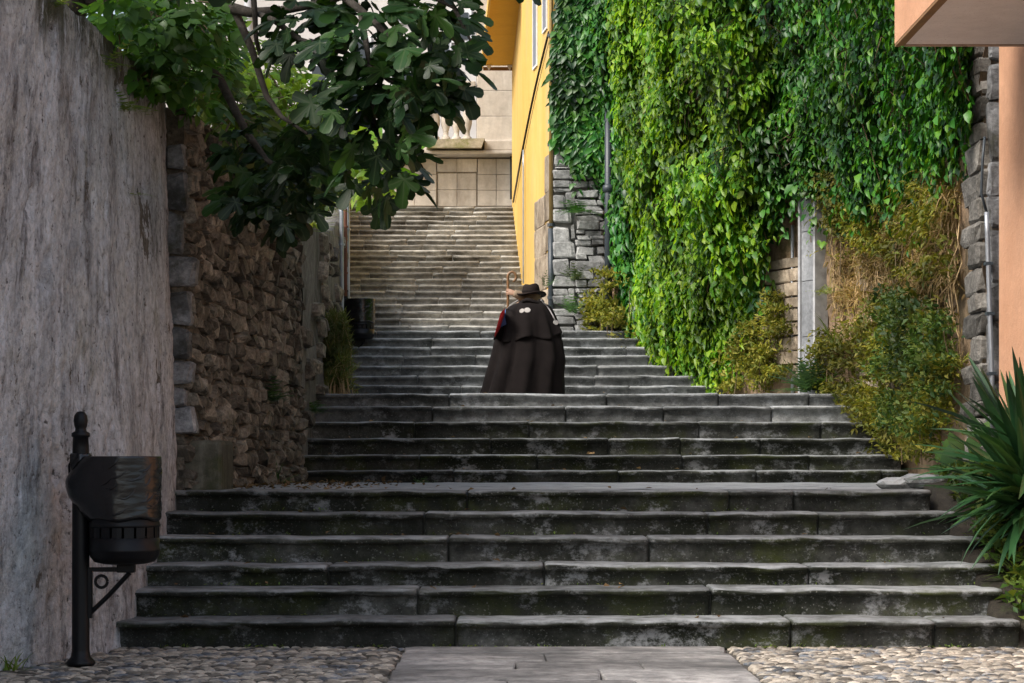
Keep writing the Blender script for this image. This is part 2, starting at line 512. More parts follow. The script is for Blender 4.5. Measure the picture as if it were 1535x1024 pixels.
# ------------------------------------------------------------------ rock pieces (shared meshes)
def stone_variant(name, mat, irr=.12, bulge=.5, seed=0, e=.1, smooth=True):
    rnd = random.Random(seed)
    n = 4
    V, FF = [], []
    cor = [(rnd.uniform(-irr, irr), rnd.uniform(-irr, irr)) for _ in range(4)]
    for j in range(n):
        for i in range(n):
            u, v = (0, e, 1 - e, 1)[i], (0, e, 1 - e, 1)[j]
            if not (i in (0, 3) or j in (0, 3)):
                u += rnd.uniform(-e, e) * .8; v += rnd.uniform(-e, e) * .8
            x, z = u - .5, v - .5
            ox = sum(w * c[0] for w, c in zip(((1 - u) * (1 - v), u * (1 - v), (1 - u) * v, u * v), cor))
            oz = sum(w * c[1] for w, c in zip(((1 - u) * (1 - v), u * (1 - v), (1 - u) * v, u * v), cor))
            edge = i in (0, n - 1), j in (0, n - 1)
            k = 1.0 - min(.03, e * .3)
            if all(edge): k -= min(.12, e * .6)
            y = .5 - (bulge * (.42 if any(edge) else 0) + (bulge * .3 if all(edge) else 0)) + rnd.uniform(-.22, .22) * bulge
            V.append(((x + ox) * k + rnd.uniform(-irr, irr) * .3, y, (z + oz) * k + rnd.uniform(-irr, irr) * .3))
    for j in range(n - 1):
        for i in range(n - 1):
            a = j * n + i
            FF.append((a, a + n, a + n + 1, a + 1))
    ring = [j * n + i for j, i in [(0, 0), (0, 1), (0, 2), (0, 3), (1, 3), (2, 3), (3, 3), (3, 2), (3, 1), (3, 0), (2, 0), (1, 0)]]
    b0 = len(V)
    for r in ring:
        V.append((V[r][0] * 1.02, -.5, V[r][2] * 1.02))
    for k in range(12):
        a, a2 = ring[k], ring[(k + 1) % 12]
        FF.append((a, a2, b0 + (k + 1) % 12, b0 + k))
    me = bpy.data.meshes.new(name)
    me.from_pydata(V, [], FF)
    me.materials.append(mat)
    if smooth: me.polygons.foreach_set('use_smooth', np.ones(len(me.polygons), dtype=bool))
    me.update()
    return me


def variants(name, mat, k, irr, bulge, e=.1, smooth=False):
    return [stone_variant(name, mat, irr, bulge, 100 + i * 7, e, smooth) for i in range(k)]


VAR = {
    'rubble': variants('rubble_stone', MAT['rubble'], 12, .2, .7, .2, False),
    'quoin': variants('quoin_stone', MAT['quoin'], 7, .11, .5, .12),
    'rquoin': variants('brown_quoin_stone', stone('brown_quoin', (.08, .074, .065), (.17, .158, .14), (.28, .265, .24), 5, .4, stain=(.05, .045, .035), bdist=.02, mottle=.5), 7, .09, .55, .16),
    'rock': variants('coursed_stone', MAT['rock'], 9, .12, .45, .1),
    'ashlar': variants('ashlar_block', MAT['ashlar'], 3, .004, .1, .02),
    'slab': variants('paving_slab', MAT['flag'], 4, .012, .2, .03),
    'tan': variants('wall_brick', stone('tan_brick', (.22, .17, .12), (.33, .27, .2), (.42, .36, .29), 5, .25, stain=(.12, .09, .06)), 4, .04, .3, .05),
}


def course_wall(parent, name, key, A, B, z0, z1, n_out, rows, lens, gap=.012, depth=.12, jit=.02, zslope=None, limit=300, rnd=None, top=None, bot=None, rot=0.0):
    """lay pieces in courses on the vertical plane through A-B (x,y)"""
    rnd = rnd or random.Random(5)
    A, B = Vector((A[0], A[1], 0)), Vector((B[0], B[1], 0))
    L = (B - A).length
    e = (B - A) / L
    n_out = Vector(n_out).normalized()
    ex = n_out.cross(Vector((0, 0, 1)))
    z = z0
    items = []
    while z < z1 - .03:
        h = min(rnd.uniform(*rows), z1 - z)
        s = -rnd.uniform(0, lens[0] * .7)
        while s < L - .02:
            l = rnd.uniform(*lens)
            a, c = max(s, 0), min(s + l, L)
            mid = (a + c) / 2
            ok = c - a > .05
            if top and z + h * .6 > top(mid): ok = False
            if bot and z + h * .5 < bot(mid): ok = False
            if ok:
                hh = h * (rnd.uniform(.8, 1.25) if rot else 1)
                o = A + e * mid + Vector((0, 0, z + h / 2 + (rnd.uniform(-.2, .2) * h if rot else 0))) + n_out * rnd.uniform(-jit, jit)
                ra = rnd.uniform(-rot, rot)
                rx, rz = ex * math.cos(ra) + Vector((0, 0, math.sin(ra))), Vector((0, 0, math.cos(ra))) - ex * math.sin(ra)
                items.append((-(c - a) * h / o.y ** 2, len(items), rnd.choice(VAR[key]), o, rx, rz, (c - a - gap, depth, hh - gap)))
            s += l
        z += h
    items.sort(key=lambda t_: t_[:2])
    for _, _, me_, o, rx, rz, sc_ in items[:limit]:
        inst(me_, name, parent, o, rx, n_out, rz, sc_)
    RV, RF = [], []
    for _, _, me_, o, rx, rz, sc_ in items[limit:]:
        b_ = len(RV)
        RV.extend(o + rx * (v.co.x * sc_[0]) + n_out * (v.co.y * sc_[1]) + rz * (v.co.z * sc_[2]) for v in me_.vertices)
        RF.extend(tuple(b_ + q for q in p.vertices) for p in me_.polygons)
    if RV:
        m_ = MB(); m_.v = RV; m_.f = RF
        m_.build('small_stones', VAR[key][0].materials[0], parent)['kind'] = 'stuff'
    return len(items)


# ------------------------------------------------------------------ leaf clouds
def T_oval(w=.5, fold=.18, droop=.12):
    V = [(0, 0, 0), (-w * .5, .35, fold * .5), (0, .38, 0), (w * .5, .35, fold * .5), (-w * .36, .7, fold * .3 - droop * .4), (0, .72, -droop * .4), (w * .36, .7, fold * .3 - droop * .4), (0, 1, -droop)]
    Fq = np.array([(1, 0, 2, 2), (0, 3, 2, 2)])
    tris = np.array([(0, 2, 1), (0, 3, 2), (4, 5, 7), (5, 6, 7)])[:, :]
    quads = np.array([(1, 2, 5, 4), (2, 3, 6, 5)])
    return np.array(V, float), [tris, quads]


def T_small(w=.6, fold=.12):
    V = [(0, 0, 0), (-w * .5, .45, fold), (w * .5, .45, fold), (0, 1, -.08), (0, .45, 0)]
    return np.array(V, float), [np.array([(0, 4, 1), (0, 2, 4), (1, 4, 3), (4, 2, 3)])]


def T_blade(w=.08, curve=.35):
    V = [(-w * .5, 0, 0), (w * .5, 0, 0), (-w * .45, .4, -curve * .15), (w * .45, .4, -curve * .15), (-w * .28, .75, -curve * .5), (w * .28, .75, -curve * .5), (0, 1, -curve)]
    return np.array(V, float), [np.array([(0, 1, 3, 2), (2, 3, 5, 4)]), np.array([(4, 5, 6)])]


def T_fig(seed=0):
    rnd = random.Random(seed)
    # five-lobed outline, axis along +y, petiole at origin
    lobes = [(-115, .34), (-62, .72), (0, 1.0), (62, .72), (115, .34)]
    pts = []
    cx, cy = 0, .28
    for i, (a, r) in enumerate(lobes):
        r *= rnd.uniform(.88, 1.1) * .74
        a += rnd.uniform(-6, 6)
        w = 15 if abs(a) < 90 else 13
        for da, rr in ((-w * 1.4, .58), (-w * 1.35, .78), (-w * .8, .955), (0, 1.0), (w * .8, .955), (w * 1.35, .78), (w * 1.4, .58)):
            t = R(a + da)
            pts.append((cx + math.sin(t) * r * rr, cy + math.cos(t) * r * rr))
        if i < 4:
            t = R((a + lobes[i + 1][0]) / 2)
            pts.append((cx + math.sin(t) * .36, cy + math.cos(t) * .36))
    pts.append((.03, .05)); pts.append((-.03, .05))
    V = [(cx, cy, 0.0)]
    dr = rnd.uniform(.2, .65); cup = rnd.uniform(-.1, .3)
    for x, y in pts:
        r2 = x * x + (y - cy) ** 2
        V.append((x, y, -dr * r2 * .9 + cup * abs(x) + rnd.uniform(-.012, .012)))
    n = len(pts)
    tris = np.array([(0, 1 + k, 1 + (k + 1) % n) for k in range(n)])[:, ::-1]
    V = np.array(V, float)
    return V, [tris]


def norm_rows(a):
    return a / np.maximum(np.linalg.norm(a, axis=1, keepdims=True), 1e-9)


def leaf_basis(axis, nrm):
    y = norm_rows(np.asarray(axis, float))
    n = np.asarray(nrm, float)
    z = norm_rows(n - y * (n * y).sum(1, keepdims=True))
    x = np.cross(y, z)
    return x, y, z


def cloud(name, pos, axis, nrm, size, T, mat, parent=None, kind='stuff', smooth=True, origin=None):
    V0, FL = T
    x, y, z = leaf_basis(axis, nrm)
    size = np.asarray(size)[:, None, None]
    W = pos[:, None, :] + size * (V0[None, :, 0:1] * x[:, None, :] + V0[None, :, 1:2] * y[:, None, :] + V0[None, :, 2:3] * z[:, None, :])
    N, k = len(pos), len(V0)
    off = (np.arange(N) * k)
    faces = [(f[None, :, :] + off[:, None, None]).reshape(-1, f.shape[1]) for f in FL]
    org = np.array(origin if origin is not None else (pos.mean(0)[0], pos.mean(0)[1], W.reshape(-1, 3)[:, 2].min()))
    me = np_mesh(name, W.reshape(-1, 3) - org, faces, mat, smooth)
    o = bpy.data.objects.new(name, me)
    link(o, parent, org)
    if kind: o['kind'] = kind
    return o


def leaf_mesh(name, T, mat):
    return np_mesh(name, T[0], T[1], mat, True)


def leaf_parts(parent, pos, axis, nrm, size, meshes, name='leaf'):
    x, y, z = leaf_basis(axis, nrm)
    for i in range(len(pos)):
        inst(meshes[i % len(meshes)], name, parent, pos[i], x[i], y[i], z[i], (size[i],) * 3)


def pick_largest(pos, size, nrm, axis, k, front=None):
    """indices of the k leaves that show largest: size over distance, outer ones first, inside the frame"""
    d = pos[:, 1]
    px = CX + pos[:, 0] * F / d
    py = HY - (pos[:, 2] - CH) * F / d
    infr = (px > 0) & (px < 1535) & (py > 0) & (py < 1024)
    x, y, z = leaf_basis(axis, nrm)
    view = norm_rows(pos - np.array([0, 0, CH]))
    sc = size / d * (.3 + np.abs((z * view).sum(1))) * np.where(infr, 1, .01)
    if front is not None: sc = sc * front
    idx = np.argsort(-sc)[:k]
    mask = np.zeros(len(pos), bool); mask[idx] = True
    return mask


def rn(n, s=1.0): return np.random.normal(0, s, (n, 3))


# ================================================================== SETTING
# ground sheet, street paving
g = MB().add([(-160, -160, -.05), (160, -160, -.05), (160, 260, -.05), (-160, 260, -.05)], [(0, 1, 2, 3)])
ground = tag(g.build('ground', MAT['ground']), kind='structure')

pv = MB()
nx, ny = 60, 40
vs = []
for j in range(ny + 1):
    for i in range(nx + 1):
        x = -4.5 + 9 * i / nx; y = 6 + 6.85 * j / ny
        vs.append((x, y, -.022 + .006 * fbm(x, y, 0, 2)))
pv.add(vs, [(j * (nx + 1) + i, j * (nx + 1) + i + 1, (j + 1) * (nx + 1) + i + 1, (j + 1) * (nx + 1) + i) for j in range(ny) for i in range(nx)])
pavement = tag(pv.build('pavement', MAT['bed'], smooth=True), 'pebbled pavement with a central band of flagstones at the stair foot', kind='structure')

# flagstone band
BX0, BX1 = -.66, 1.31
y = 12.70
rs = random.Random(3)
for row, h in enumerate((.42, .5, .46, .55, .5, .6, .6)):
    cuts = [BX0] + ([BX0 + rs.uniform(.8, 1.2)] if row % 2 else [BX0 + rs.uniform(.5, .7), BX0 + rs.uniform(1.3, 1.5)] if row > 1 else []) + [BX1]
    for a, c in zip(cuts, cuts[1:]):
        inst(VAR['slab'][rs.randrange(4)], 'paving_slab', pavement, ((a + c) / 2, y - h / 2, -.022 + rs.uniform(-.004, .004)), (1, 0, 0), (0, 0, 1), (0, -1, 0), (c - a - .008, .06, h - .01))
    y -= h


# pebbles, set flat; the nearest 300 are parts
def pebble_mesh(seed):
    rnd = random.Random(seed)
    V, FF = [], []
    n = 9
    a = [rnd.uniform(.82, 1.12) for _ in range(n)]
    for r, z in ((1.0, -.4), (.98, .12), (.66, .5)):
        for k in range(n):
            t = 2 * math.pi * k / n
            V.append((math.cos(t) * r * a[k] * .5, math.sin(t) * r * a[k] * .5, z * .5 + rnd.uniform(-.03, .03)))
    V.append((0, 0, .33))
    for i in range(2):
        for k in range(n):
            FF.append((i * n + k, i * n + (k + 1) % n, (i + 1) * n + (k + 1) % n, (i + 1) * n + k))
    for k in range(n):
        FF.append((2 * n + k, 2 * n + (k + 1) % n, 3 * n))
    return V, FF


PEB = []
for s in range(7):
    V, FF = pebble_mesh(s)
    PEB.append((np.array(V), [np.array([f for f in FF if len(f) == 4]), np.array([f for f in FF if len(f) == 3])]))
pebs = []
rp = random.Random(11)
yy = 12.78
while yy > 7.0:
    h = rp.uniform(.036, .054)
    for (xa, xb) in ((-3.6, BX0 - .02), (BX1 + .02, 4.0)):
        x = xa + rp.uniform(0, .05)
        while x < xb:
            l = rp.uniform(.05, .12)
            if x + l < xb + .03:
                pebs.append((x + l / 2, yy - h / 2 + rp.uniform(-.012, .012), l, h, rp.uniform(-.35, .35), rp.uniform(.03, .055)))
            x += l * .97
    yy -= h * .95
plx = lambda y: lerp_poly([(-3.3, 9), (-2.82, 11.4), (-2.53, 12.3), (-2.42, 12.74), (-2.39, 14.65)], y)
pebs = [p for p in pebs if p[0] > plx(p[1]) - .02]
vis = sorted([p for p in pebs if abs(p[0]) < .252 * p[1] and p[1] > 10.65], key=lambda p: -p[2] * p[3] / p[1] ** 3)
single = set(id(p) for p in vis[:300])
pm = [np_mesh('pebble', V, FL, MAT['pebble'], True) for V, FL in PEB]
restV, restF, off = [], [[], []], 0
for k, (x, yv, l, h, a, t) in enumerate(pebs):
    p = pebs[k]
    ex = Vector((math.cos(a), math.sin(a), 0)); ey = Vector((-math.sin(a), math.cos(a), 0))
    if id(p) in single:
        inst(pm[k % 7], 'pebble', pavement, (x, yv, -.012), ex, ey, (0, 0, 1), (l, h * 1.12, t))
    else:
        V, FL = PEB[k % 7]
        W = np.stack([x + V[:, 0] * l * ex.x + V[:, 1] * h * 1.12 * ey.x, yv + V[:, 0] * l * ex.y + V[:, 1] * h * 1.12 * ey.y, -.012 + V[:, 2] * t], 1)
        restV.append(W)
        restF[0].append(FL[0] + off); restF[1].append(FL[1] + off); off += len(V)
me = np_mesh('pebbles', np.concatenate(restV) - np.array(WL[pavement.name]), [np.concatenate(restF[0]), np.concatenate(restF[1])], MAT['pebble'], True)
o = bpy.data.objects.new('pebbles', me); link(o, pavement, WL[pavement.name]); o['kind'] = 'stuff'

# ------------------------------------------------------------------ stair flights
WLEFT = [(-2.42, 12.7), (-2.39, 14.65), (-2.33, 14.7), (-2.06, 20.0), (-2.05, 21.8), (-2.14, 24.5), (-2.25, 27.2), (-2.36, 28.5), (-3.05, 36.8), (-3.2, 38.4)]
WRIGHT = [(3.85, 16.5), (4.0, 20.0), (3.75, 22.0), (2.6, 24.4), (1.55, 27.4), (1.28, 27.9)]
FACADE = [(.555, 28.0), (.15, 30.8), (.0, 37.5)]

flA = [(12.74 + .38 * k, y) for k, y in enumerate([930, 883, 847, 805, 768, 735])]
flB = [(20.0 + .36 * k, y) for k, y in enumerate([705, 682, 657, 632, 609, 590])]
flC = [(24.5 + .45 * k, y) for k, y in enumerate([578, 563, 548, 533, 520, 507, 496])]
flA = [(d, ZP(y, d)) for d, y in flA]
flB = [(d, ZP(y, d)) for d, y in flB]
flC = [(d, ZP(y, d)) for d, y in flC]
zC = flC[-1][1]
ND = 22
flD = [(28.1 + (36.8 - 28.1) * k / (ND - 1), zC + (5.75 - zC) * (k + 1) / ND) for k in range(ND)]

JO = {'A': [[683, 1186, 1402], [626, 1066], [492, 816, 1213], [672, 973], [636, 1061, 1227], [700, 1093, 1190]],
      'B': [[680, 927, 1134, 1322], [628, 805, 1023, 1213], [735, 913, 1020, 1140], [621, 793, 1048, 1231], [648, 848, 995, 1157], [673, 909, 1077, 1213]]}


def step_stone(parent, x0, x1, d, z, zb, tread, mat, nose=.03, amp=.006, seg=.13, rnd=random):
    """one step stone: bull-nosed tread edge, riser, rounded and worn ends"""
    prof = [(tread, 0, 0), (.06, 0, 0), (-nose * .4, -.002, .5), (-nose * .88, -.009, 1), (-nose, -.022, 1), (-nose * .9, -.036, 1), (-nose * .1, -.044, .6), (.016, -.052, .5), (.018, -(z - zb) * .6, 1), (.014, -(z - zb) - .01, .3)]
    n = max(3, int((x1 - x0) / seg))
    xs = [x0 + .006, x0 + .02] + [x0 + (x1 - x0) * i / n for i in range(1, n)] + [x1 - .02, x1 - .006]
    V, FF = [], []
    sd_ = rnd.uniform(0, 50)
    tilt = rnd.uniform(-.006, .006); push = rnd.uniform(-.008, .008)
    mid, half = (x0 + x1) / 2, (x1 - x0) / 2
    for i, x in enumerate(xs):
        e = 1.0 if i in (0, len(xs) - 1) else 0.0
        wob = amp * fbm(x * 1.3 + sd_, d, 0, 1.5)
        for j, (yy_, zz, w) in enumerate(prof):
            a = amp * 1.3 * w * (1 + 2.2 * max(0, noise.noise(Vector((x * 2.1, d * 5, 3.0 + sd_)))))
            V.append((x, d + push + yy_ + e * .016 * (1 if j > 1 else 0) + a * noise.noise(Vector((x * 6 + sd_, j * 1.7, d * 3))),
                      z + zz + wob * (1 if j < 8 else 0) + tilt * (x - mid) / half - e * (.008 if j < 5 else 0) + a * .8 * noise.noise(Vector((x * 5 + sd_, j * 1.3 + 9, d * 3)))))
    m_ = len(prof)
    for i in range(len(xs) - 1):
        for j in range(m_ - 1):
            a = i * m_ + j
            FF.append((a, a + 1, a + 1 + m_, a + m_))
    FF.append(tuple(range(m_))[::-1])
    FF.append(tuple(range((len(xs) - 1) * m_, len(xs) * m_)))
    b = MB(); b.v = [Vector(v) for v in V]; b.f = FF
    return b.build('step_stone', mat, parent, ((x0 + x1) / 2, d, zb), smooth=True)


def flight(label, steps, z_start, xl, xr, mat, joints=None, jlen=(1.0, 1.7), tail=.5, fine=1.0, matfn=None):
    rnd = random.Random(len(label))
    core = MB()
    # stepped body under the stones
    rec = .03 if mat is MAT['step_up'] else .07
    prof = [(steps[0][0] + rec, z_start - .6)]
    zp = z_start
    for k, (d, z) in enumerate(steps):
        prof.append((d + rec, zp - .03)); prof.append((d + rec, z - .04)); zp = z
    dend = steps[-1][0] + tail
    prof.append((dend, steps[-1][1] - .035)); prof.append((dend, z_start - .6))
    vs, fs = [], []
    for (d, z) in prof: vs += [(xl(d) - .03, d, z), (xr(d) - .02, d, z)]
    npf = len(prof)
    for i in range(npf - 1):
        fs.append((2 * i, 2 * i + 1, 2 * i + 3, 2 * i + 2))
    fs.append(tuple(2 * i for i in range(npf))); fs.append(tuple(2 * i + 1 for i in range(npf))[::-1])
    core.add(vs, fs)
    root = core.build('stair_flight', MAT['palejoint'] if mat is not MAT['step_low'] else MAT['joint'])
    tag(root, label, kind='structure')
    zp = z_start
    for k, (d, z) in enumerate(steps):
        tread = (steps[k + 1][0] - d + .04) if k + 1 < len(steps) else tail
        a, c = xl(d), xr(d)
        if joints:
            cuts = [a] + [XP(p, d) for p in joints[k] if a + .2 < XP(p, d) < c - .15] + [c]
            # long runs get one more joint
        else:
            cuts = [a]
            x = a + rnd.uniform(.3, jlen[1])
            while x < c - .35:
                cuts.append(x); x += rnd.uniform(*jlen)
            cuts.append(c)
        for u, v in zip(cuts, cuts[1:]):
            step_stone(root, u, v, d, z, zp, tread, (matfn(k) if matfn else mat), nose=.034 * fine, amp=.0085 * fine, rnd=rnd, seg=.07 if d < 15 else .1 if d < 25 else .2)
        zp = z
    return root


AR = [3.19, 3.17, 3.27, 3.21, 3.12, 3.02]
arf = lambda d: AR[min(5, max(0, int(round((d - 12.74) / .38))))]
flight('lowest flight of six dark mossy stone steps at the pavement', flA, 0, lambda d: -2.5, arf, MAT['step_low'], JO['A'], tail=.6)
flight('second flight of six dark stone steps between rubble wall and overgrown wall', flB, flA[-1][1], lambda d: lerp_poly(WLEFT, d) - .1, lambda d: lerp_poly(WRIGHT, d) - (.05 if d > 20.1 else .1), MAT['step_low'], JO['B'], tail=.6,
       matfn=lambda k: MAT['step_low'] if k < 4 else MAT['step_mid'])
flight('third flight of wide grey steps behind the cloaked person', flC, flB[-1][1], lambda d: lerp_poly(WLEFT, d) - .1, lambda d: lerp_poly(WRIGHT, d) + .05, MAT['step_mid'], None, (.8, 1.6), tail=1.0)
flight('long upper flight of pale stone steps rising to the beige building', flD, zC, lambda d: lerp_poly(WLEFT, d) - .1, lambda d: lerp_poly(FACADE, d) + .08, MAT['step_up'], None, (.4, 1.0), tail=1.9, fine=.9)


def landing(label, z, d0, d1, xl, xr):
    m_ = MB(); nx, ny = 40, 24
    vs = []
    for j in range(ny + 1):
        d = d0 + (d1 - d0) * j / ny
        for i in range(nx + 1):
            x = xl(d) + (xr(d) - xl(d)) * i / nx
            vs.append((x, d, z - .004 + .008 * fbm(x, d, 0, 1.3)))
    m_.add(vs, [(j * (nx + 1) + i, j * (nx + 1) + i + 1, (j + 1) * (nx + 1) + i + 1, (j + 1) * (nx + 1) + i) for j in range(ny) for i in range(nx)])
    return tag(m_.build('landing', MAT['step_mid'], smooth=True), label, kind='structure')


landing('stone landing above the lowest flight', flA[-1][1], flA[-1][0] + .45, 20.05, lambda d: lerp_poly(WLEFT, d) - .1, lambda d: 3.0 + min(1, max(0, (d - 15) / 1.5)) * 1.05)
landing('stone landing below the third flight', flB[-1][1], flB[-1][0] + .45, 24.56, lambda d: lerp_poly(WLEFT, d) - .1, lambda d: lerp_poly(WRIGHT, d) + .1)

# planting bed right of the lowest flight
bd = MB(); vs = []; nx, ny = 12, 30
for j in range(ny + 1):
    d = 11.9 + 5.0 * j / ny
    for i in range(nx + 1):
        x = 3.0 + .95 * i / nx
        zz = min(1.0, max(.0, (d - 12.5) * .40)) + .10 * (i / nx) + .04 * fbm(x, d, 0, 3) - (.5 if i == 0 else 0)
        if d < 12.75 and i < 4: zz = min(zz, -.03)
        vs.append((x, d, zz - (.12 if j == 0 else 0)))
bd.add(vs, [(j * (nx + 1) + i, j * (nx + 1) + i + 1, (j + 1) * (nx + 1) + i + 1, (j + 1) * (nx + 1) + i) for j in range(ny) for i in range(nx)])
tag(bd.build('planting_bed', MAT['soil'], smooth=True), 'dark soil bed beside the lowest steps', kind='structure')

# ================================================================== LEFT SIDE
# plastered wall: battered, gently curved, rough surface
BASE = [(-3.9, 7.0), (-3.3, 9.5), (-2.82, 11.4), (-2.55, 12.3), (-2.43, 12.85), (-2.39, 14.68)]
TOPL = [(-2.9, 7.0), (-2.68, 9.5), (-2.585, 11.4), (-2.56, 12.3), (-2.55, 12.85), (-2.50, 14.68)]
NSX, NSZ = 300, 150
vs = []
for j in range(NSZ + 1):
    t = j / NSZ
    for i in range(NSX + 1):
        d = 7.0 + 7.68 * i / NSX
        ztop = 3.82 + .05 * fbm(d, 1, 0, 1.2)
        x = lerp_poly(BASE, d) * (1 - t) + lerp_poly(TOPL, d) * t
        z = -.05 + (ztop + .05) * t
        dx = .02 * fbm(d * .8, z * .7, 1.0, 1.2, 4) + .007 * fbm(d * 4, z * 4, 3.0, 2.6, 4)
        h = fbm(d * 1.6, z * .8, 7.0, 3.2, 3)
        if h > .55: dx -= min(.03, (h - .55) * .16)
        vs.append((x + dx, d, z))
w = NSX + 1
fs = [(j * w + i, (j + 1) * w + i, (j + 1) * w + i + 1, j * w + i + 1) for j in range(NSZ) for i in range(NSX)]
b0 = len(vs)
for i in range(w):      # top and back
    x, d, z = vs[NSZ * w + i]
    vs.append((x - .4, d, z - .02))
for i in range(w):
    x, d, z = vs[b0 + i]
    vs.append((x, d, -.05))
fs += [(NSZ * w + i, b0 + i, b0 + i + 1, NSZ * w + i + 1) for i in range(NSX)]
fs += [(b0 + i, b0 + w + i, b0 + w + i + 1, b0 + i + 1) for i in range(NSX)]
endl = [j * w + NSX for j in range(NSZ + 1)] + [b0 + NSX, b0 + w + NSX]
fs.append(tuple(endl))
pw = MB(); pw.v = [Vector(v) for v in vs]; pw.f = fs
plaster = tag(pw.build('plastered_wall', MAT['plaster'], smooth=True), 'tall streaked grey plaster wall behind the large black litter bin', 'wall')

# rubble wall along the first landing
LA, LB = Vector((-2.37, 14.7, 0)), Vector((-2.1, 20.0, 0))
rw = thing('rubble_wall', 'brown rubble stone wall along the first landing under the fig leaves', 'wall', (-2.5, 17.3, .9))
cm = MB()
cm.add([(-2.37, 14.7, .6), (-2.1, 20.0, .6), (-2.6, 20.0, .6), (-2.9, 14.7, .6), (-2.37, 14.7, 3.72), (-2.1, 20.0, 3.5), (-2.6, 20.0, 3.5), (-2.9, 14.7, 3.72)],
       [(0, 1, 5, 4), (1, 2, 6, 5), (2, 3, 7, 6), (3, 0, 4, 7), (4, 5, 6, 7)])
cm.build('mortar', MAT['mortar'], rw)
e = (LB - LA).normalized(); nl = Vector((e.y, -e.x, 0))
nrub = course_wall(rw, 'stone', 'rubble', (LA.x, LA.y), (LB.x, LB.y), .95, 3.7, nl, (.075, .155), (.09, .34), .006, .13, .035, limit=300, rot=.3, rnd=random.Random(21), top=lambda s: 3.74 - .045 * s)
# quoins on the near end, facing the street
z = 1.35
rq = random.Random(8)
while z < 3.45:
    h = rq.uniform(.14, .4)
    wq = rq.uniform(.14, .22)
    inst(rq.choice(VAR['quoin']), 'quoin_stone', rw, (-2.51 + wq / 2 + rq.uniform(0, .015), 14.71, z + h / 2), (1, 0, 0), (0, -1, 0), (0, 0, 1), (wq, .14, h - .012))
    z += h
pl = MB().bevbox(-2.42, -2.1, 14.74, 15.35, .85, ZP(660, 14.75), .03)
pl.build('plinth', MAT['plinth'], rw)

# terrace behind the left walls (holds the trees)
tr = MB().add([(-2.75, 7, 3.6), (-14, 7, 3.9), (-14, 40, 4.4), (-3.4, 40, 5.9), (-2.7, 28, 4.5), (-2.5, 20, 3.45), (-2.75, 14.7, 3.6)], [(0, 6, 5, 4, 3, 2, 1)])
tag(tr.build('terrace', MAT['soil']), 'earth terrace behind the left walls', kind='structure')

# garden wall further up on the left
gw = thing('garden_wall', 'grey weathered wall left of the upper steps behind the feathery bush', 'wall', (-2.4, 26, 1.8))
m_ = MB(); vs, fs = [], []
nd = 90; nz = 16
for i in range(nd + 1):
    d = 20.0 + 18.4 * i / nd
    zt = interp([(20, 3.55), (23, 3.75), (28, 4.5), (37, 6.4), (39, 6.5)], d) + .06 * fbm(d, 0, 4, 1.4)
    zb = interp([(20, .6), (24.5, 1.7), (28, 2.6), (37, 5.4), (39, 5.5)], d)
    for j in range(nz + 1):
        zz = zb + (zt - zb) * j / nz
        vs.append((lerp_poly(WLEFT, d) - .02 + .05 * fbm(d, zz, 2, 1.6), d, zz))
    x = lerp_poly(WLEFT, d)
    vs.append((x - .45, d, zt)); vs.append((x - .45, d, zb))
w = nz + 3
for i in range(nd):
    for j in range(nz + 2):
        fs.append((i * w + j, (i + 1) * w + j, (i + 1) * w + j + 1, i * w + j + 1))
fs.append(tuple(range(w))[::-1])
m_.add(vs, fs)
m_.build('wall_face', MAT['greywall'], gw, smooth=True)
rg = random.Random(4)
for k in range(46):
    d = rg.uniform(20.2, 27); zz = rg.uniform(interp([(20, 1.1), (24.5, 2.0), (28, 2.9)], d), interp([(20, 3.4), (28, 4.3)], d))
    inst(rg.choice(VAR['rubble']), 'stone', gw, (lerp_poly(WLEFT, d) + .01, d, zz), (0, -1, 0), (1, 0, 0), (0, 0, 1), (rg.uniform(.2, .45), .12, rg.uniform(.12, .22)))

# pipes on that wall
for (d, mt, r, zb, zt, nm, lab) in ((25.4, 'greypipe', .028, 2.4, 4.35, 'drainpipe', 'slim grey pipe on the left wall nearest the feathery bush'),
                                    (26.4, 'rustpipe', .03, 3.3, 4.5, 'drainpipe', 'short rusty red pipe on the left wall'),
                                    (27.5, 'greypipe', .035, 2.9, 4.75, 'drainpipe', 'tall pale grey pipe beside the left edge of the upper steps')):
    x = lerp_poly(WLEFT, d) + .05
    t = thing(nm, lab, 'pipe', (x, d, zb), 'pipes on the left wall')
    MB().tube([(x, d, zb), (x, d, zt - .08), (x - .03, d, zt)], r, 10).build('pipe', MAT[mt], t, smooth=True)
    for q in (.25, .75):
        z_ = zb + (zt - zb) * q
        MB().lathe([(r * 1.0, z_ - .015), (r * 1.35, z_ - .012), (r * 1.35, z_ + .012), (r * 1.0, z_ + .015)], (x, d, 0), 10).build('clamp', MAT[mt], t)

# ================================================================== YELLOW HOUSE
yh = thing('yellow_house', 'tall yellow rendered house with a deep yellow eave above the stairs', 'house', (1.2, 32, 3.0))
ZT = 11.0
fx = [(.555, 28.0), (.15, 30.8), (.0, 37.5)]
m_ = MB()
vs = []
path = [(3.2, 28.0)] + fx + [(3.2, 37.5)]
for (x, d) in path: vs += [(x, d, 2.2), (x, d, ZT)]
m_.add(vs, [(2 * i, 2 * i + 2, 2 * i + 3, 2 * i + 1) for i in range(4)] + [(0, 1, 9, 8), (1, 3, 5, 7, 9)])
m_.build('wall', MAT['yellow'], yh)


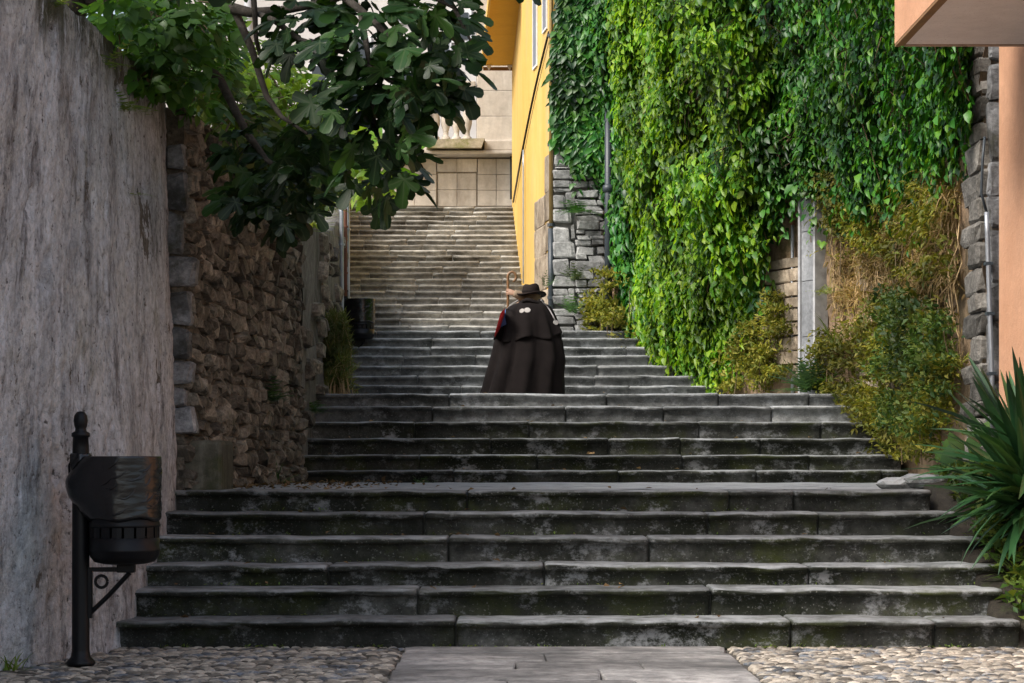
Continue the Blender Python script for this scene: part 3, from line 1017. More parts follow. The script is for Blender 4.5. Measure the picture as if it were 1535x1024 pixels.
def facade_pt(px):
    """point on the receding facade seen at px"""
    k = (px - CX) / F
    for (x0, d0), (x1, d1) in zip(fx, fx[1:]):
        # x0+(x1-x0)t = k*(d0+(d1-d0)t)
        den = (x1 - x0) - k * (d1 - d0)
        t = (k * d0 - x0) / den
        if -1e-6 <= t <= 1 + 1e-6:
            return x0 + (x1 - x0) * t, d0 + (d1 - d0) * t, Vector((d1 - d0, -(x1 - x0), 0)).normalized() * -1
    return fx[0][0], fx[0][1], Vector((-1, 0, 0))


# facade normals point to -X
nB = Vector((-(30.8 - 28.0), (.15 - .555), 0)).normalized()
nA = Vector((-(37.5 - 30.8), (.0 - .15), 0)).normalized()
eB = Vector((.15 - .555, 2.8, 0)).normalized()


def on_B(d, z, out=0.0):
    t = (d - 28.0) / 2.8
    return Vector((.555 + (.15 - .555) * t, d, z)) + nB * out


# exposed stone footing on the facade (pieces) with a sloping upper edge
course_wall(yh, 'stone', 'tan', (.555, 28.0), (.343, 29.47), 2.95, 5.5, nB, (.38, .62), (.45, 1.0), .012, .05, .004, rnd=random.Random(2),
            top=lambda s: 5.44 - .27 * s)
# windows: slim in view, real size on the receding wall
for (d0, d1, zb, zt) in ((28.42, 28.74, ZP(42, 28.5), 8.9), (29.3, 29.62, ZP(98, 29.4), 8.9)):
    c = on_B((d0 + d1) / 2, (zb + zt) / 2)
    wv = (d1 - d0) / eB.y
    fr = MB(); h = (zt - zb)

    def q(u, v, o_): return tuple(c + eB * u + Vector((0, 0, v)) + nB * o_)
    def slab(u0, u1, v0, v1, o0, o1):
        return [q(u, v, o_) for o_ in (o0, o1) for v in (v0, v1) for u in (u0, u1)], [(0, 2, 3, 1), (4, 5, 7, 6), (0, 1, 5, 4), (2, 6, 7, 3), (0, 4, 6, 2), (1, 3, 7, 5)]
    for (u0, u1, v0, v1) in ((-wv / 2 - .03, -wv / 2, -h / 2 - .03, h / 2 + .03), (wv / 2, wv / 2 + .03, -h / 2 - .03, h / 2 + .03), (-wv / 2, wv / 2, -h / 2 - .03, -h / 2), (-wv / 2, wv / 2, h / 2, h / 2 + .03)):
        fr.add(*slab(u0, u1, v0, v1, .003, .022))
    wo_ = fr.build('window', MAT['frame'], yh)
    MB().add(*slab(-wv / 2, wv / 2, -h / 2, h / 2, .003, .016)).build('shutter', MAT['shutter'], wo_)
# eave: soffit slab with fascia, seen from below
zs = ZP(97, 37.3)
ev = MB()
ev.add([(-.53, 37.4, zs), (.06, 37.4, zs), (.19, 30.9, zs), (-.29, 30.9, zs), (-.53, 37.4, zs + .1), (.06, 37.4, zs + .1), (.19, 30.9, zs + .1), (-.29, 30.9, zs + .1)],
       [(0, 1, 2, 3), (4, 7, 6, 5), (0, 4, 5, 1), (1, 5, 6, 2), (2, 6, 7, 3), (3, 7, 4, 0)])
eave = ev.build('eave', MAT['yellowdeep'], yh)
fa = MB().add([(-.57, 37.42, zs - .05), (-.533, 37.42, zs - .05), (-.293, 30.9, zs - .05), (-.33, 30.9, zs - .05), (-.57, 37.42, zs + .14), (-.533, 37.42, zs + .14), (-.293, 30.9, zs + .14), (-.33, 30.9, zs + .14)],
              [(0, 1, 2, 3), (4, 7, 6, 5), (0, 4, 5, 1), (1, 5, 6, 2), (2, 6, 7, 3), (3, 7, 4, 0)])
fa.build('fascia', MAT['yellow'], eave)
MB().box(-.53, .04, 37.42, 37.46, zs - .08, zs - .02).build('end_board', MAT['trim'], eave)
for px in (733, 764):
    x = XP(px, 37.4)
    MB().add([(x - .05, 37.3, zs - .004), (x + .05, 37.3, zs - .004), (x, 37.3, zs - .1), (x - .05, 37.36, zs - .004), (x + .05, 37.36, zs - .004), (x, 37.36, zs - .1)],
             [(0, 1, 2), (3, 5, 4), (0, 3, 4, 1), (1, 4, 5, 2), (2, 5, 3, 0)]).build('bracket', MAT['frame'], eave)

# downpipe on the house corner and the two cables
t = thing('corner_downpipe', 'slim downpipe on the near corner of the yellow house', 'pipe', (.52, 27.93, 3.0))
x = XP(826, 27.93)
MB().tube([(x, 27.93, 4.35), (x, 27.93, 10.5)], .028, 8).build('upper_pipe', plain('ochre_painted_pipe', (.3, .2, .07), .5), t, smooth=True)
MB().tube([(x, 27.93, 2.95), (x, 27.93, 4.35)], .04, 8).build('lower_pipe', MAT['darkpipe'], t, smooth=True)
for z_ in (3.4, 4.4, 5.5, 7.0, 8.0):
    MB().lathe([(.03, z_ - .02), (.05, z_ - .02), (.05, z_ + .02), (.03, z_ + .02)], (x, 27.93, 0), 10).build('clamp', MAT['darkpipe'], t)
pts = []
for k in range(25):
    t_ = k / 24
    px = 826 - 54 * t_
    py = 48 + 255 * t_ - 14 * math.sin(math.pi * t_)
    X, d, _ = facade_pt(px)
    n = nB if d < 30.8 else nA
    pts.append(Vector((X, d, ZP(py, d))) + n * .03)
tag(MB().tube(pts, .016, 6).build('cable', MAT['black'], smooth=True), 'dark cable sloping down across the yellow house', 'cable')
pts = []
for k in range(8):
    X, d, _ = facade_pt(788)
    pts.append(Vector((X, d, ZP(225 + 200 * k / 7, d))) + nB * .035)
tag(MB().tube(pts, .012, 6).build('conduit', MAT['greypipe'], smooth=True), 'thin vertical grey conduit low on the yellow house', 'pipe')

# stone corner pier below the yellow house, facing the steps
pier = thing('stone_pier', 'grey coursed stone pier under the corner of the yellow house', 'wall', (.93, 27.95, 2.9))
MB().box(.56, 1.5, 27.96, 28.4, 2.2, 5.52).build('backing', MAT['rockmortar'], pier)
course_wall(pier, 'stone', 'rock', (.57, 27.93), (.865, 27.93), 2.92, 4.9, (0, -1, 0), (.10, .28), (.22, .5), .01, .12, .015, rnd=random.Random(31), rot=.03)
course_wall(pier, 'stone', 'rock', (.57, 27.93), (1.28, 27.93), 4.9, 5.2, (0, -1, 0), (.1, .2), (.2, .5), .012, .12, .012, rnd=random.Random(32))
course_wall(pier, 'stone', 'rock', (.875, 27.9), (1.28, 27.9), 2.92, 4.9, (0, -1, 0), (.055, .13), (.16, .46), .008, .16, .03, rnd=random.Random(33), rot=.05)
course_wall(pier, 'stone', 'rock', (.57, 27.93), (1.28, 27.93), 5.2, 5.5, (0, -1, 0), (.28, .3), (.7, .8), .006, .1, .003, rnd=random.Random(34))

t = thing('cast_iron_drainpipe', 'dark blue cast iron drainpipe between the stone pier and the green creeper', 'pipe', (1.3, 27.6, 2.9))
x = XP(912, 27.55)
MB().tube([(x, 27.55, 2.9), (x, 27.55, 6.2)], .052, 12).build('pipe', MAT['darkpipe'], t, smooth=True)
for z_ in (3.0, 3.55, 3.72, 4.85):
    MB().lathe([(.05, z_ - .05), (.075, z_ - .045), (.08, z_), (.075, z_ + .04), (.05, z_ + .05)], (x, 27.55, 0), 14).build('collar', MAT['darkpipe'], t, smooth=True)

# ================================================================== BEIGE BUILDING AT THE TOP
DB = 38.5
bb = thing('beige_building', 'beige ashlar building with balustrade at the top of the stairs', 'building', (-1, DB, 5.7))
zb0 = 5.72
zc = ZP(237, DB)
MB().box(XP(470, DB), .6, DB + .06, DB + 1.0, 5.2, zc).build('lower_wall', MAT['ashlarjoint'], bb)
rb = random.Random(6)


def ashlar_rect(px0, px1, py0, py1, cols, rows, out=0.0, d=DB):
    x0, x1, z0, z1 = XP(px0, d), XP(px1, d), ZP(py1, d), ZP(py0, d)
    for r_ in range(rows):
        n = cols
        cx_ = [x0 + (x1 - x0) * i / n for i in range(n + 1)]
        if r_ % 2 and n > 2:
            cx_ = [x0] + [x0 + (x1 - x0) * (i + .5) / n for i in range(n)] + [x1]
        h = (z1 - z0) / rows
        for a, c in zip(cx_, cx_[1:]):
            inst(rb.choice(VAR['ashlar']), 'stone_block', bb, ((a + c) / 2, d + .03 - out, z0 + h * (r_ + .5)), (1, 0, 0), (0, -1, 0), (0, 0, 1), (c - a - .006, .1, h - .006))


ashlar_rect(490, 654, 238, 309, 5, 3)
ashlar_rect(716, 772, 238, 309, 2, 3)
ashlar_rect(655, 715, 238, 258, 2, 1)
ashlar_rect(656, 714, 259, 309, 2, 2, out=-.05)
# ledge, sill, cornice
MB().bevbox(XP(560, DB), .6, DB - .42, DB + .3, ZP(236, DB), ZP(230.5, DB), .02).build('ledge', MAT['ashlar'], bb)
MB().bevbox(XP(726, DB), .6, DB - .3, DB + .3, ZP(229.8, DB), ZP(213, DB), .03).build('string_course', MAT['ashlar'], bb)
s_ = MB().add([(XP(640, DB), DB - .55, ZP(216, DB)), (XP(727, DB), DB - .55, ZP(214, DB)), (XP(722, DB), DB - .55, ZP(228, DB)), (XP(642, DB), DB - .55, ZP(228, DB)),
               (XP(640, DB), DB + .3, ZP(216, DB)), (XP(727, DB), DB + .3, ZP(214, DB)), (XP(722, DB), DB + .3, ZP(228, DB)), (XP(642, DB), DB + .3, ZP(228, DB))],
              [(0, 3, 2, 1), (4, 5, 6, 7), (0, 1, 5, 4), (1, 2, 6, 5), (2, 3, 7, 6), (3, 0, 4, 7)])
s_.build('sill', MAT['mossystone'], bb)
# right pier of blocks above the ledge, up past the frame
MB().box(XP(714, DB), .6, DB + .06, DB + 1.2, ZP(213, DB), 11.6).build('upper_wall', MAT['ashlarjoint'], bb)
ashlar_rect(715, 772, 98, 213, 1, 3)
ashlar_rect(715, 772, -60, 97, 1, 4)
MB().bevbox(XP(634, DB), XP(713, DB), DB - .05, DB + .3, ZP(132, DB), ZP(122, DB), .02).build('handrail', MAT['ashlar'], bb)
for px in (652, 668, 684, 700):
    x = XP(px, DB)
    z0, z1 = ZP(213, DB), ZP(132, DB); h = z1 - z0
    prof = [(.075, 0), (.085, .05), (.085, .1), (.05, .13), (.05, .2), (.092, .34), (.096, .42), (.06, .66), (.042, .78), (.062, .82), (.045, .85), (.075, .9), (.08, 1.0)]
    MB().lathe([(r, z0 + k * h) for r, k in prof], (x, DB + .1, 0), 14).build('baluster', MAT['ashlar'], bb, smooth=True)
MB().bevbox(XP(628, DB), XP(641, DB), DB - .1, DB + .3, ZP(228.5, DB), ZP(118, DB), .02).build('newel', MAT['ashlar'], bb)
# volute wing falling away to the left
pts = [(P(640, 214, DB), .12), (P(622, 222, DB), .13), (P(602, 233, DB), .12), (P(578, 238, DB), .12), (P(556, 242, DB), .1)]
MB().tube([p for p, r in pts], [r for p, r in pts], 10).build('volute', MAT['ashlar'], bb, smooth=True)
# iron ring on its wall
c = P(617, 259, DB - .1); r = 17 * DB / F
ring = [c + Vector((math.cos(a) * r, 0, math.sin(a) * r * 1.12)) for a in [R(-120 + 260 * k / 20) for k in range(21)]]
tag(MB().tube(ring, .028, 8).build('iron_scroll', MAT['black'], smooth=True), 'curved dark iron hoop on the beige wall behind hanging fig leaves', 'iron hoop')
x = XP(767, DB - .12)
tag(MB().tube([(x, DB - .12, ZP(300, DB)), (x, DB - .12, ZP(232, DB)), (x, DB + .0, ZP(228, DB))], .032, 8).build('wall_pipe', MAT['darkpipe'], smooth=True), 'grey downpipe in the corner of beige building and yellow house', 'pipe')

# pale house further back, seen through the leaves
ph = thing('pale_house', 'pale rendered house glimpsed through the fig leaves', 'house', (-3, 52, 5))
MB().box(-9.5, 2.0, 50, 58, 4.0, 14.2).build('wall', MAT['pale'], ph)
MB().bevbox(-9.7, 2.2, 49.7, 50.1, 14.2, 14.6, .05).build('cornice', MAT['pale'], ph)
for px, py0, py1 in ((540, 60, 130), (600, 60, 130), (660, 60, 130), (690, 20, 60), (600, 0, 30), (480, 100, 150)):
    x0, x1, z0, z1 = XP(px - 12, 50), XP(px + 12, 50), ZP(py1, 50), ZP(py0, 50)
    fr = MB().box(x0 - .08, x1 + .08, 49.93, 49.997, z0 - .08, z1 + .08).build('window', MAT['frame'], ph)
    MB().box(x0, x1, 49.90, 49.928, z0, z1).build('pane', MAT['glass'], fr)
for px, d, zt, lab in ((373, 36, 11, 'pale grey pole left of the dark fig branches'), (495, 34, 8.5, 'pale grey pole between fig leaves and bright shrub')):
    x = XP(px, d)
    t = thing('lamp_pole', lab, 'pole', (x, d, 4.5), 'pale poles behind the trees')
    MB().tube([(x, d, 4.3), (x, d, zt - 2), (x, d, zt)], [.1, .085, .07], 10).build('pole', MAT['zinc'], t, smooth=True)
    MB().lathe([(.1, 4.3), (.16, 4.32), (.16, 4.5), (.1, 4.6)], (x, d, 0), 10).build('base', MAT['zinc'], t)
    MB().tube([(x, d, zt), (x + .1, d, zt + .2), (x + .5, d, zt + .3)], .05, 8).build('lamp_arm', MAT['zinc'], t, smooth=True)

# ================================================================== RIGHT SIDE
# overgrown retaining wall
ow = thing('retaining_wall', 'tall overgrown tan retaining wall on the right of the stairs', 'wall', (3.2, 22, .9))
m_ = MB(); vs, fs = [], []
samples = []
for (x0, d0), (x1, d1) in zip(WRIGHT, WRIGHT[1:]):
    k = max(2, int((d1 - d0) / .15))
    for i in range(k): samples.append((x0 + (x1 - x0) * i / k, d0 + (d1 - d0) * i / k))
samples.append(WRIGHT[-1])
nz = 44
for (x, d) in samples:
    zb = interp([(16, .4), (20, .6), (22, 1.4), (25, 1.7), (28, 2.5)], d)
    for j in range(nz + 1):
        zz = zb + (7.15 - zb) * j / nz
        vs.append((x - .0 + .06 * fbm(d, zz, 5, 1.5) + .02 * fbm(d, zz, 8, 6), d, zz))
    vs.append((x + 1.2, d + .8, 7.15)); vs.append((x + 1.2, d + .8, zb))
w = nz + 3
for i in range(len(samples) - 1):
    for j in range(nz + 2):
        fs.append((i * w + j, i * w + j + 1, (i + 1) * w + j + 1, (i + 1) * w + j))
fs.append(tuple(range(w)))
m_.add(vs, fs)
m_.build('plaster_face', MAT['tan'], ow, smooth=True)
# near end: brown quoins on the stair side, grey end stones facing the street
rq = random.Random(12)
z = .95; k = 0
while z < 5.2:
    h = rq.uniform(.13, .24)
    l = (.62 if k % 2 else .4) + rq.uniform(-.06, .06)
    inst(rq.choice(VAR['rquoin']), 'quoin_stone', ow, (3.83 + rq.uniform(-.012, .012), 16.5 + l / 2, z + h / 2), (0, -1, 0), (-1, 0, 0), (0, 0, 1), (l, .12, h + .012))
    z += h; k += 1
z = .95
while z < 6.8:
    h = rq.uniform(.25, .5)
    inst(rq.choice(VAR['quoin']), 'end_stone', ow, (3.93, 16.47, z + h / 2), (1, 0, 0), (0, -1, 0), (0, 0, 1), (.16, .1, h - .01))
    z += h
# pilaster with pale edges
dP = 22.68; xP = lerp_poly(WRIGHT, dP)
eW = Vector((2.6 - 3.75, 24.4 - 22.0, 0)).normalized(); nW = Vector((-eW.y, eW.x, 0))
def wbox(c, u0, u1, o0, o1, z0, z1):
    vs = [tuple(Vector((c[0], c[1], 0)) + eW * u + nW * o_ + Vector((0, 0, z))) for z in (z0, z1) for o_ in (o0, o1) for u in (u0, u1)]
    return vs, [(0, 2, 3, 1), (4, 5, 7, 6), (0, 1, 5, 4), (2, 6, 7, 3), (0, 4, 6, 2), (1, 3, 7, 5)]
zt = ZP(285, dP)
zz = 1.8
for h in (.75, .62, .55, .5):
    MB().add(*wbox((xP, dP), -.125, .125, .0, .15, zz, min(zz + h - .008, zt))).build('pilaster_block', MAT['pilaster'], ow)
    zz += h
for u0, u1 in ((-.168, -.128), (.128, .168)):
    MB().add(*wbox((xP, dP), u0, u1, .0, .17, 1.8, zt)).build('pilaster_edge', MAT['pilastertrim'], ow)
# bricks left of the pilaster
A_ = Vector((xP, dP, 0)) + eW * .33; B_ = A_ + eW * 1.0
course_wall(ow, 'brick', 'tan', (A_.x, A_.y), (B_.x, B_.y), 2.1, 3.5, nW, (.12, .19), (.26, .5), .014, .14, .012, rnd=random.Random(17))
course_wall(ow, 'stone', 'rock', ((A_ + eW * 1.0).x, (A_ + eW * 1.0).y), (1.6, 27.2), 2.6, 4.2, nW, (.12, .22), (.25, .6), .014, .14, .02, rnd=random.Random(18), bot=lambda s: 2.1 + .22 * s)
# rubble patch showing right of pilaster
A2 = Vector((4.0, 20.0, 0)); B2 = Vector((3.75, 22.0, 0)); n2 = Vector((-2.0, -.25, 0)).normalized()
course_wall(ow, 'stone', 'tan', (A2.x, A2.y), (B2.x, B2.y), 1.6, 3.9, n2, (.14, .26), (.2, .45), .03, .1, .03, rnd=random.Random(19))

for px, zt_, lab, r in ((1188, ZP(335, 23.2), 'thin pale pipe left of the grey pilaster on the overgrown wall', .02),):
    dd = 23.15
    p = Vector((lerp_poly(WRIGHT, dd), dd, 0)) + nW * .12
    x = XP(px, p.y)
    t = thing('wall_conduit', lab, 'pipe', (x, p.y, 1.9))
    MB().tube([(x, p.y, 1.9), (x, p.y, zt_)], r, 8).build('pipe', MAT['greypipe'], t, smooth=True)
    MB().lathe([(.02, zt_ - .03), (.032, zt_ - .03), (.032, zt_ + .03), (.01, zt_ + .04)], (x, p.y, 0), 8).build('cap', MAT['rustpipe'], t)
# conduit along the grey end strip
t = thing('galvanised_conduit', 'galvanised conduit running down beside the orange house', 'pipe', (3.86, 16.36, 1.0))
dcon = 16.36
MB().tube([P(1488, 660, dcon), P(1487, 560, dcon), P(1483, 450, dcon), P(1480, 350, dcon), P(1479, 318, dcon)], .019, 8).build('pipe', MAT['greypipe'], t, smooth=True)
MB().tube([P(1479, 318, dcon), P(1471, 290, dcon), P(1473, 240, dcon), P(1476, 205, dcon)], .011, 6).build('cable', MAT['darkpipe'], t, smooth=True)
for py in (395, 470, 560):
    p = P(1481 + (py - 350) * .03, py, dcon)
    MB().box(p.x - .03, p.x + .03, p.y - .02, p.y + .06, p.z - .012, p.z + .012).build('clamp', MAT['darkpipe'], t)

# orange house with balcony
oh = thing('orange_house', 'orange rendered house at the right edge with a white undersided balcony', 'house', (4.2, 12, 0))
MB().box(3.83, 9.0, 11.0, 16.0, -.05, 8.5).build('wall', MAT['orange'], oh)
zB = ZP(66, 15.05)
xo = XP(1343, 15.0)
slab_ = MB().box(xo, 3.828, 11.5, 15.05, zB, zB + .9).build('balcony', MAT['orange'], oh)
MB().box(xo + .07, 3.825, 11.5, 15.0, zB - .012, zB - .002).build('underside', MAT['white'], slab_)
MB().box(xo + .002, xo + .03, 11.5, 15.05, zB - .022, zB - .002).build('drip_edge', MAT['trim'], slab_)
MB().box(xo + .034, xo + .066, 11.5, 15.03, zB - .018, zB - .003).build('inner_trim', MAT['trim'], slab_)
MB().box(xo + .07, 3.825, 15.004, 15.05, zB - .02, zB - .003).build('end_trim', plain('pale_brown_trim', (.42, .3, .22), .6), slab_)
# curved corbel under it
cb = MB(); pr = []
for k in range(9):
    a = R(90 * k / 8)
    pr.append((3.826 - .10 * math.cos(a) * 0 , 15.0 - .02, zB - .02 - .24 * math.sin(a)))
vs, fs = [], []
for k in range(9):
    a = k / 8
    vs += [(3.829, 14.95 - 1.4 * a, zB - .02 - .3 * (1 - (1 - a) ** 2) * (1 - a) * 2.2), (3.80, 14.95 - 1.4 * a, zB - .02 - .3 * (1 - (1 - a) ** 2) * (1 - a) * 2.2), (3.80, 14.95 - 1.4 * a, zB - .014), (3.829, 14.95 - 1.4 * a, zB - .014)]
for k in range(8):
    for q in range(4):
        fs.append((k * 4 + q, k * 4 + (q + 1) % 4, k * 4 + 4 + (q + 1) % 4, k * 4 + 4 + q))
cb.add(vs, fs).build('corbel', MAT['orange'], oh)

# ================================================================== LITTER BINS
def make_bin(label, x0, y0, zg):
    t = thing('litter_bin', label, 'litter bin', (x0, y0, zg), 'black litter bins on posts')
    bx = x0 + .25
    O = (x0, y0, zg)
    MB().lathe([(.075, 0), (.085, .012), (.075, .03), (.056, .05), (.05, .09), (.05, .5), (.047, 1.24), (.044, 1.3), (.052, 1.305), (.052, 1.325), (.034, 1.335), (.03, 1.35), (.036, 1.365), (.041, 1.395), (.036, 1.425), (.022, 1.445), (.003, 1.45)], O, 20).build('post', MAT['black'], t, smooth=True)
    bc = (bx, y0, zg)
    bk = MB().lathe([(.02, .578), (.12, .58), (.17, .592), (.195, .625), (.197, .65), (.2, .655), (.2, .665), (.197, .67), (.197, .73)], bc, 32)
    bk = bk.build('basket', MAT['black'], t, smooth=True)
    # pierced band: slats between slots, then the upper drum
    sl = MB()
    for k in range(18):
        a0 = 2 * math.pi * k / 18; a1 = a0 + 2 * math.pi / 18 * .8
        vs = []
        for a in (a0, (a0 + a1) / 2, a1):
            for rr in (.19, .197):
                for z_ in (.73, .79):
                    vs.append((bx + rr * math.cos(a), y0 + rr * math.sin(a), zg + z_))
        sl.add(vs, [(2, 3, 7, 6), (6, 7, 11, 10), (0, 4, 5, 1), (4, 8, 9, 5), (0, 1, 3, 2), (8, 10, 11, 9)])
    sl.build('slotted_band', MAT['black'], bk)
    MB().lathe([(.197, .79), (.2, .792), (.203, .8), (.2, .808), (.197, .82), (.197, .86), (.203, .865), (.203, .88), (.197, .885), (.197, 1.18)], bc, 32).build('drum', MAT['black'], t, smooth=True)

    def crump(a, r, z_):
        k = (z_ - .82) / .37
        s = .005 * noise.noise(Vector((math.cos(a) * 4, math.sin(a) * 4, z_ * 9 + 3 * math.cos(a)))) + .0010 * math.sin(z_ * 70 + 5.5 * math.cos(a + .9) + 3 * noise.noise(Vector((math.cos(a) * 2, math.sin(a) * 2, z_ * 7)))) * (1.6 * max(0.0, .35 + noise.noise(Vector((math.cos(a) * 1.7 + 3, math.sin(a) * 1.7, z_ * 4)))) if .83 < z_ < 1.15 else .15)
        lf = max(0, -math.cos(a)) ** 3 * .13 * max(0, math.sin(math.pi * min(1, max(0, (z_ - .84) / .38))))
        return (math.cos(a) * s - lf, math.sin(a) * s, .01 * math.sin(5 * a) * (1 if z_ < .9 else 0))
    prof = [(.2, .83)] + [(.207 + .0008 * math.sin(k * 2.1), .84 + .34 * k / 26) for k in range(27)] + [(.208, 1.19), (.2, 1.193), (.19, 1.16), (.18, .95)]
    MB().lathe(prof, bc, 56, crump).build('bin_bag', MAT_BAG, t, smooth=True)
    cr = MB()
    rc = random.Random(3)
    for k in range(26):
        a = R(rc.uniform(-135, 20)); z_ = rc.uniform(.86, 1.14); l = rc.uniform(.25, .6)
        pts_ = []
        for q in range(7):
            t_ = q / 6 - .5
            aa = a + l * t_
            pts_.append((bx + .2065 * math.cos(aa), y0 + .2065 * math.sin(aa), zg + z_ + .05 * t_ + .10 * t_ * t_))
        cr.tube(pts_, [.001, .004, .0065, .007, .006, .004, .001], 6)
    cr.build('bag_crease', MAT_BAG, t, smooth=True)['kind'] = 'stuff'
    # bag knotted round the post
    MB().lathe([(.05, .98), (.062, 1.0), (.058, 1.08), (.066, 1.14), (.056, 1.2), (.05, 1.21)], O, 18, lambda a, r, z_: (.012 * math.sin(5 * a + z_ * 30), .012 * math.cos(7 * a), 0)).build('bag_tie', MAT_BAG, t, smooth=True)
    br = MB()
    br.box(x0 + .045, x0 + .065, y0 - .02, y0 + .02, zg + .27, zg + .56)
    br.box(x0 + .066, x0 + .3, y0 - .02, y0 + .02, zg + .535, zg + .56)
    br.tube([(x0 + .055, y0, zg + .3), (x0 + .16, y0, zg + .4), (x0 + .28, y0, zg + .53)], .014, 8)
    br.tube([(x0 + .118 + .034 * math.cos(a), y0, zg + .478 + .034 * math.sin(a)) for a in [2 * math.pi * k / 16 for k in range(17)]], .009, 6)
    br.bevbox(x0 + .21, x0 + .31, y0 - .03, y0 + .03, zg + .53, zg + .58, .006)
    br.build('bracket', MAT['black'], t)
    return t


m, nt, out, b = nodes_of('black_bag_plastic')
b.inputs['Base Color'].default_value = (.004, .004, .005, 1)
b.inputs['Roughness'].default_value = .22
b.inputs['Specular IOR Level'].default_value = .6
hh = add_noise(nt, 16, 5, (1, 1, 2.2), .55)
bump(nt, b, hh, .35, .01)
MAT_BAG = m
bin1 = make_bin('large black litter bin with crumpled bag by the plaster wall', XP(121, 11.6), 11.6, 0)


def copy_tree(o, parent=None):
    c = o.copy()
    COL.objects.link(c)
    if parent:
        c.parent = parent
        c.matrix_basis = o.matrix_basis.copy()
    for ch in [x for x in bpy.data.objects if x.parent == o]:
        copy_tree(ch, c)
    return c


bin2 = copy_tree(bin1)
bin2['label'] = 'small distant black litter bin at the left edge of the upper steps'
bin2.location = (XP(517, 26.6), 26.6, ZP(500, 26.6) - .575)
bin2.scale = (.86, .86, .86)

# ================================================================== PERSON
PD, PB = 23.0, flB[-1][1]
def pp(px, py, dd=0.0):
    return P(px, py, PD + dd)
S = PD / F
pcx = XP(784, PD)
person = thing('person', 'person in a long dark brown cloak and hat climbing with a crook staff', 'person', (pcx, PD, PB))
# body: one skinned figure (bent forward, left hand raised to the staff)
hip = Vector((pcx, PD + .02, PB + .66))
chest = Vector((pcx + .01, PD + .16, PB + .93))
neck = Vector((pcx + .05, PD + .26, PB + 1.04))
headc = Vector(pp(797, 443, .38))
sl_, sr_ = chest + Vector((-.17, .0, .02)), chest + Vector((.19, .0, .0))
hand = Vector(pp(765, 438, .33))
nodes = [  # (pos, radius, parent)
    (hip, .15, -1), (chest, .16, 0), (neck, .055, 1), (headc - Vector((0, .02, .06)), .075, 2), (headc + Vector((0, .01, .03)), .09, 3), (headc + Vector((0, .02, .1)), .06, 4),
    (sl_, .065, 1), (Vector(pp(788, 452, .42)), .045, 6), (hand + Vector((.055, -.015, -.02)), .032, 7), (hand, .03, 8),
    (sr_, .065, 1), (sr_ + Vector((.11, .02, -.26)), .045, 10), (sr_ + Vector((.06, .2, -.42)), .032, 11), (sr_ + Vector((.04, .28, -.44)), .03, 12),
    (hip + Vector((-.1, .0, -.06)), .1, 0), (hip + Vector((-.12, .1, -.33)), .065, 14), (hip + Vector((-.12, .02, -.6)), .045, 15), (hip + Vector((-.12, .13, -.635)), .035, 16),
    (hip + Vector((.1, .0, -.06)), .1, 0), (hip + Vector((.12, .03, -.33)), .065, 18), (hip + Vector((.12, -.12, -.6)), .045, 19), (hip + Vector((.12, -.01, -.635)), .035, 20),
    (headc + Vector((0, .115, .0)), .022, 4),                       # nose
    (headc + Vector((-.092, .0, .0)), .02, 4), (headc + Vector((.092, .0, .0)), .02, 4),   # ears
]
fing = [(-.035, .035, .03), (-.04, .03, .012), (-.04, .028, -.006), (-.036, .025, -.024)]
hi = 9
for (dx, dy, dz) in fing:
    b1 = len(nodes)
    nodes.append((hand + Vector((dx * .5, -.012, dz)), .009, hi))
    nodes.append((hand + Vector((dx - .01, .008, dz)), .0085, b1))
    nodes.append((hand + Vector((dx + .005, .035, dz)), .0075, b1 + 1))
nodes.append((hand + Vector((-.012, .03, .03)), .01, hi)); nodes.append((hand + Vector((-.035, .045, .035)), .0085, len(nodes) - 1))
me = bpy.data.meshes.new('body')
org = Vector((pcx, PD, PB))
me.from_pydata([tuple(n[0] - org) for n in nodes], [(i, n[2]) for i, n in enumerate(nodes) if n[2] >= 0], [])
me.materials.append(MAT['skin'])
body = bpy.data.objects.new('body', me)
link(body, person, org)
sk = body.modifiers.new('skin', 'SKIN')
sk.use_smooth_shade = True
for i, n in enumerate(nodes):
    me.skin_vertices[0].data[i].radius = (n[1], n[1])
me.skin_vertices[0].data[0].use_root = True
ss = body.modifiers.new('subsurf', 'SUBSURF'); ss.levels = 1; ss.render_levels = 2
# tunic sleeve on the raised forearm
MB().tube([Vector(pp(789, 452, .42)), hand + Vector((.10, -.01, -.035)), hand + Vector((.06, -.015, -.022)), hand + Vector((.04, -.015, -.014))], [.065, .05, .046, .042], 12).build('sleeve', MAT['sleeve'], person, smooth=True)
for sx, sy in ((-.12, .1), (.12, -.04)):
    p = hip + Vector((sx, sy, -.66))
    MB().lathe([(.02, 0), (.055, .002), (.06, .02), (.05, .055), (.035, .09), (.02, .1)], (p.x, p.y, PB + .002), 12, lambda a, r, z: (0, .09 * math.sin(a) * (1 if z < .06 else .2), 0)).build('shoe', MAT['shoe'], person, smooth=True)
# hair under the hat
MB().lathe([(.03, -.1), (.085, -.09), (.1, -.03), (.1, .03), (.06, .06)], headc + Vector((0, -.005, 0)), 16).build('hair', MAT['hair'], person, smooth=True)


# cloak: rings with deep folds, wider at the hem
def fold(a, z, ph):
    return (abs(math.sin(5 * a + ph + .5 * noise.noise(Vector((z * 1.5, ph, a * .5))))) ** .55 - .6) * (.75 + .8 * noise.noise(Vector((math.cos(a) * 1.5 + 5, math.sin(a) * 1.5, ph)))) + .25 * math.sin(9 * a + 1.3 + ph * 2) + .5 * noise.noise(Vector((math.cos(a) * 2.5, math.sin(a) * 2.5, z * 1.2 + ph)))


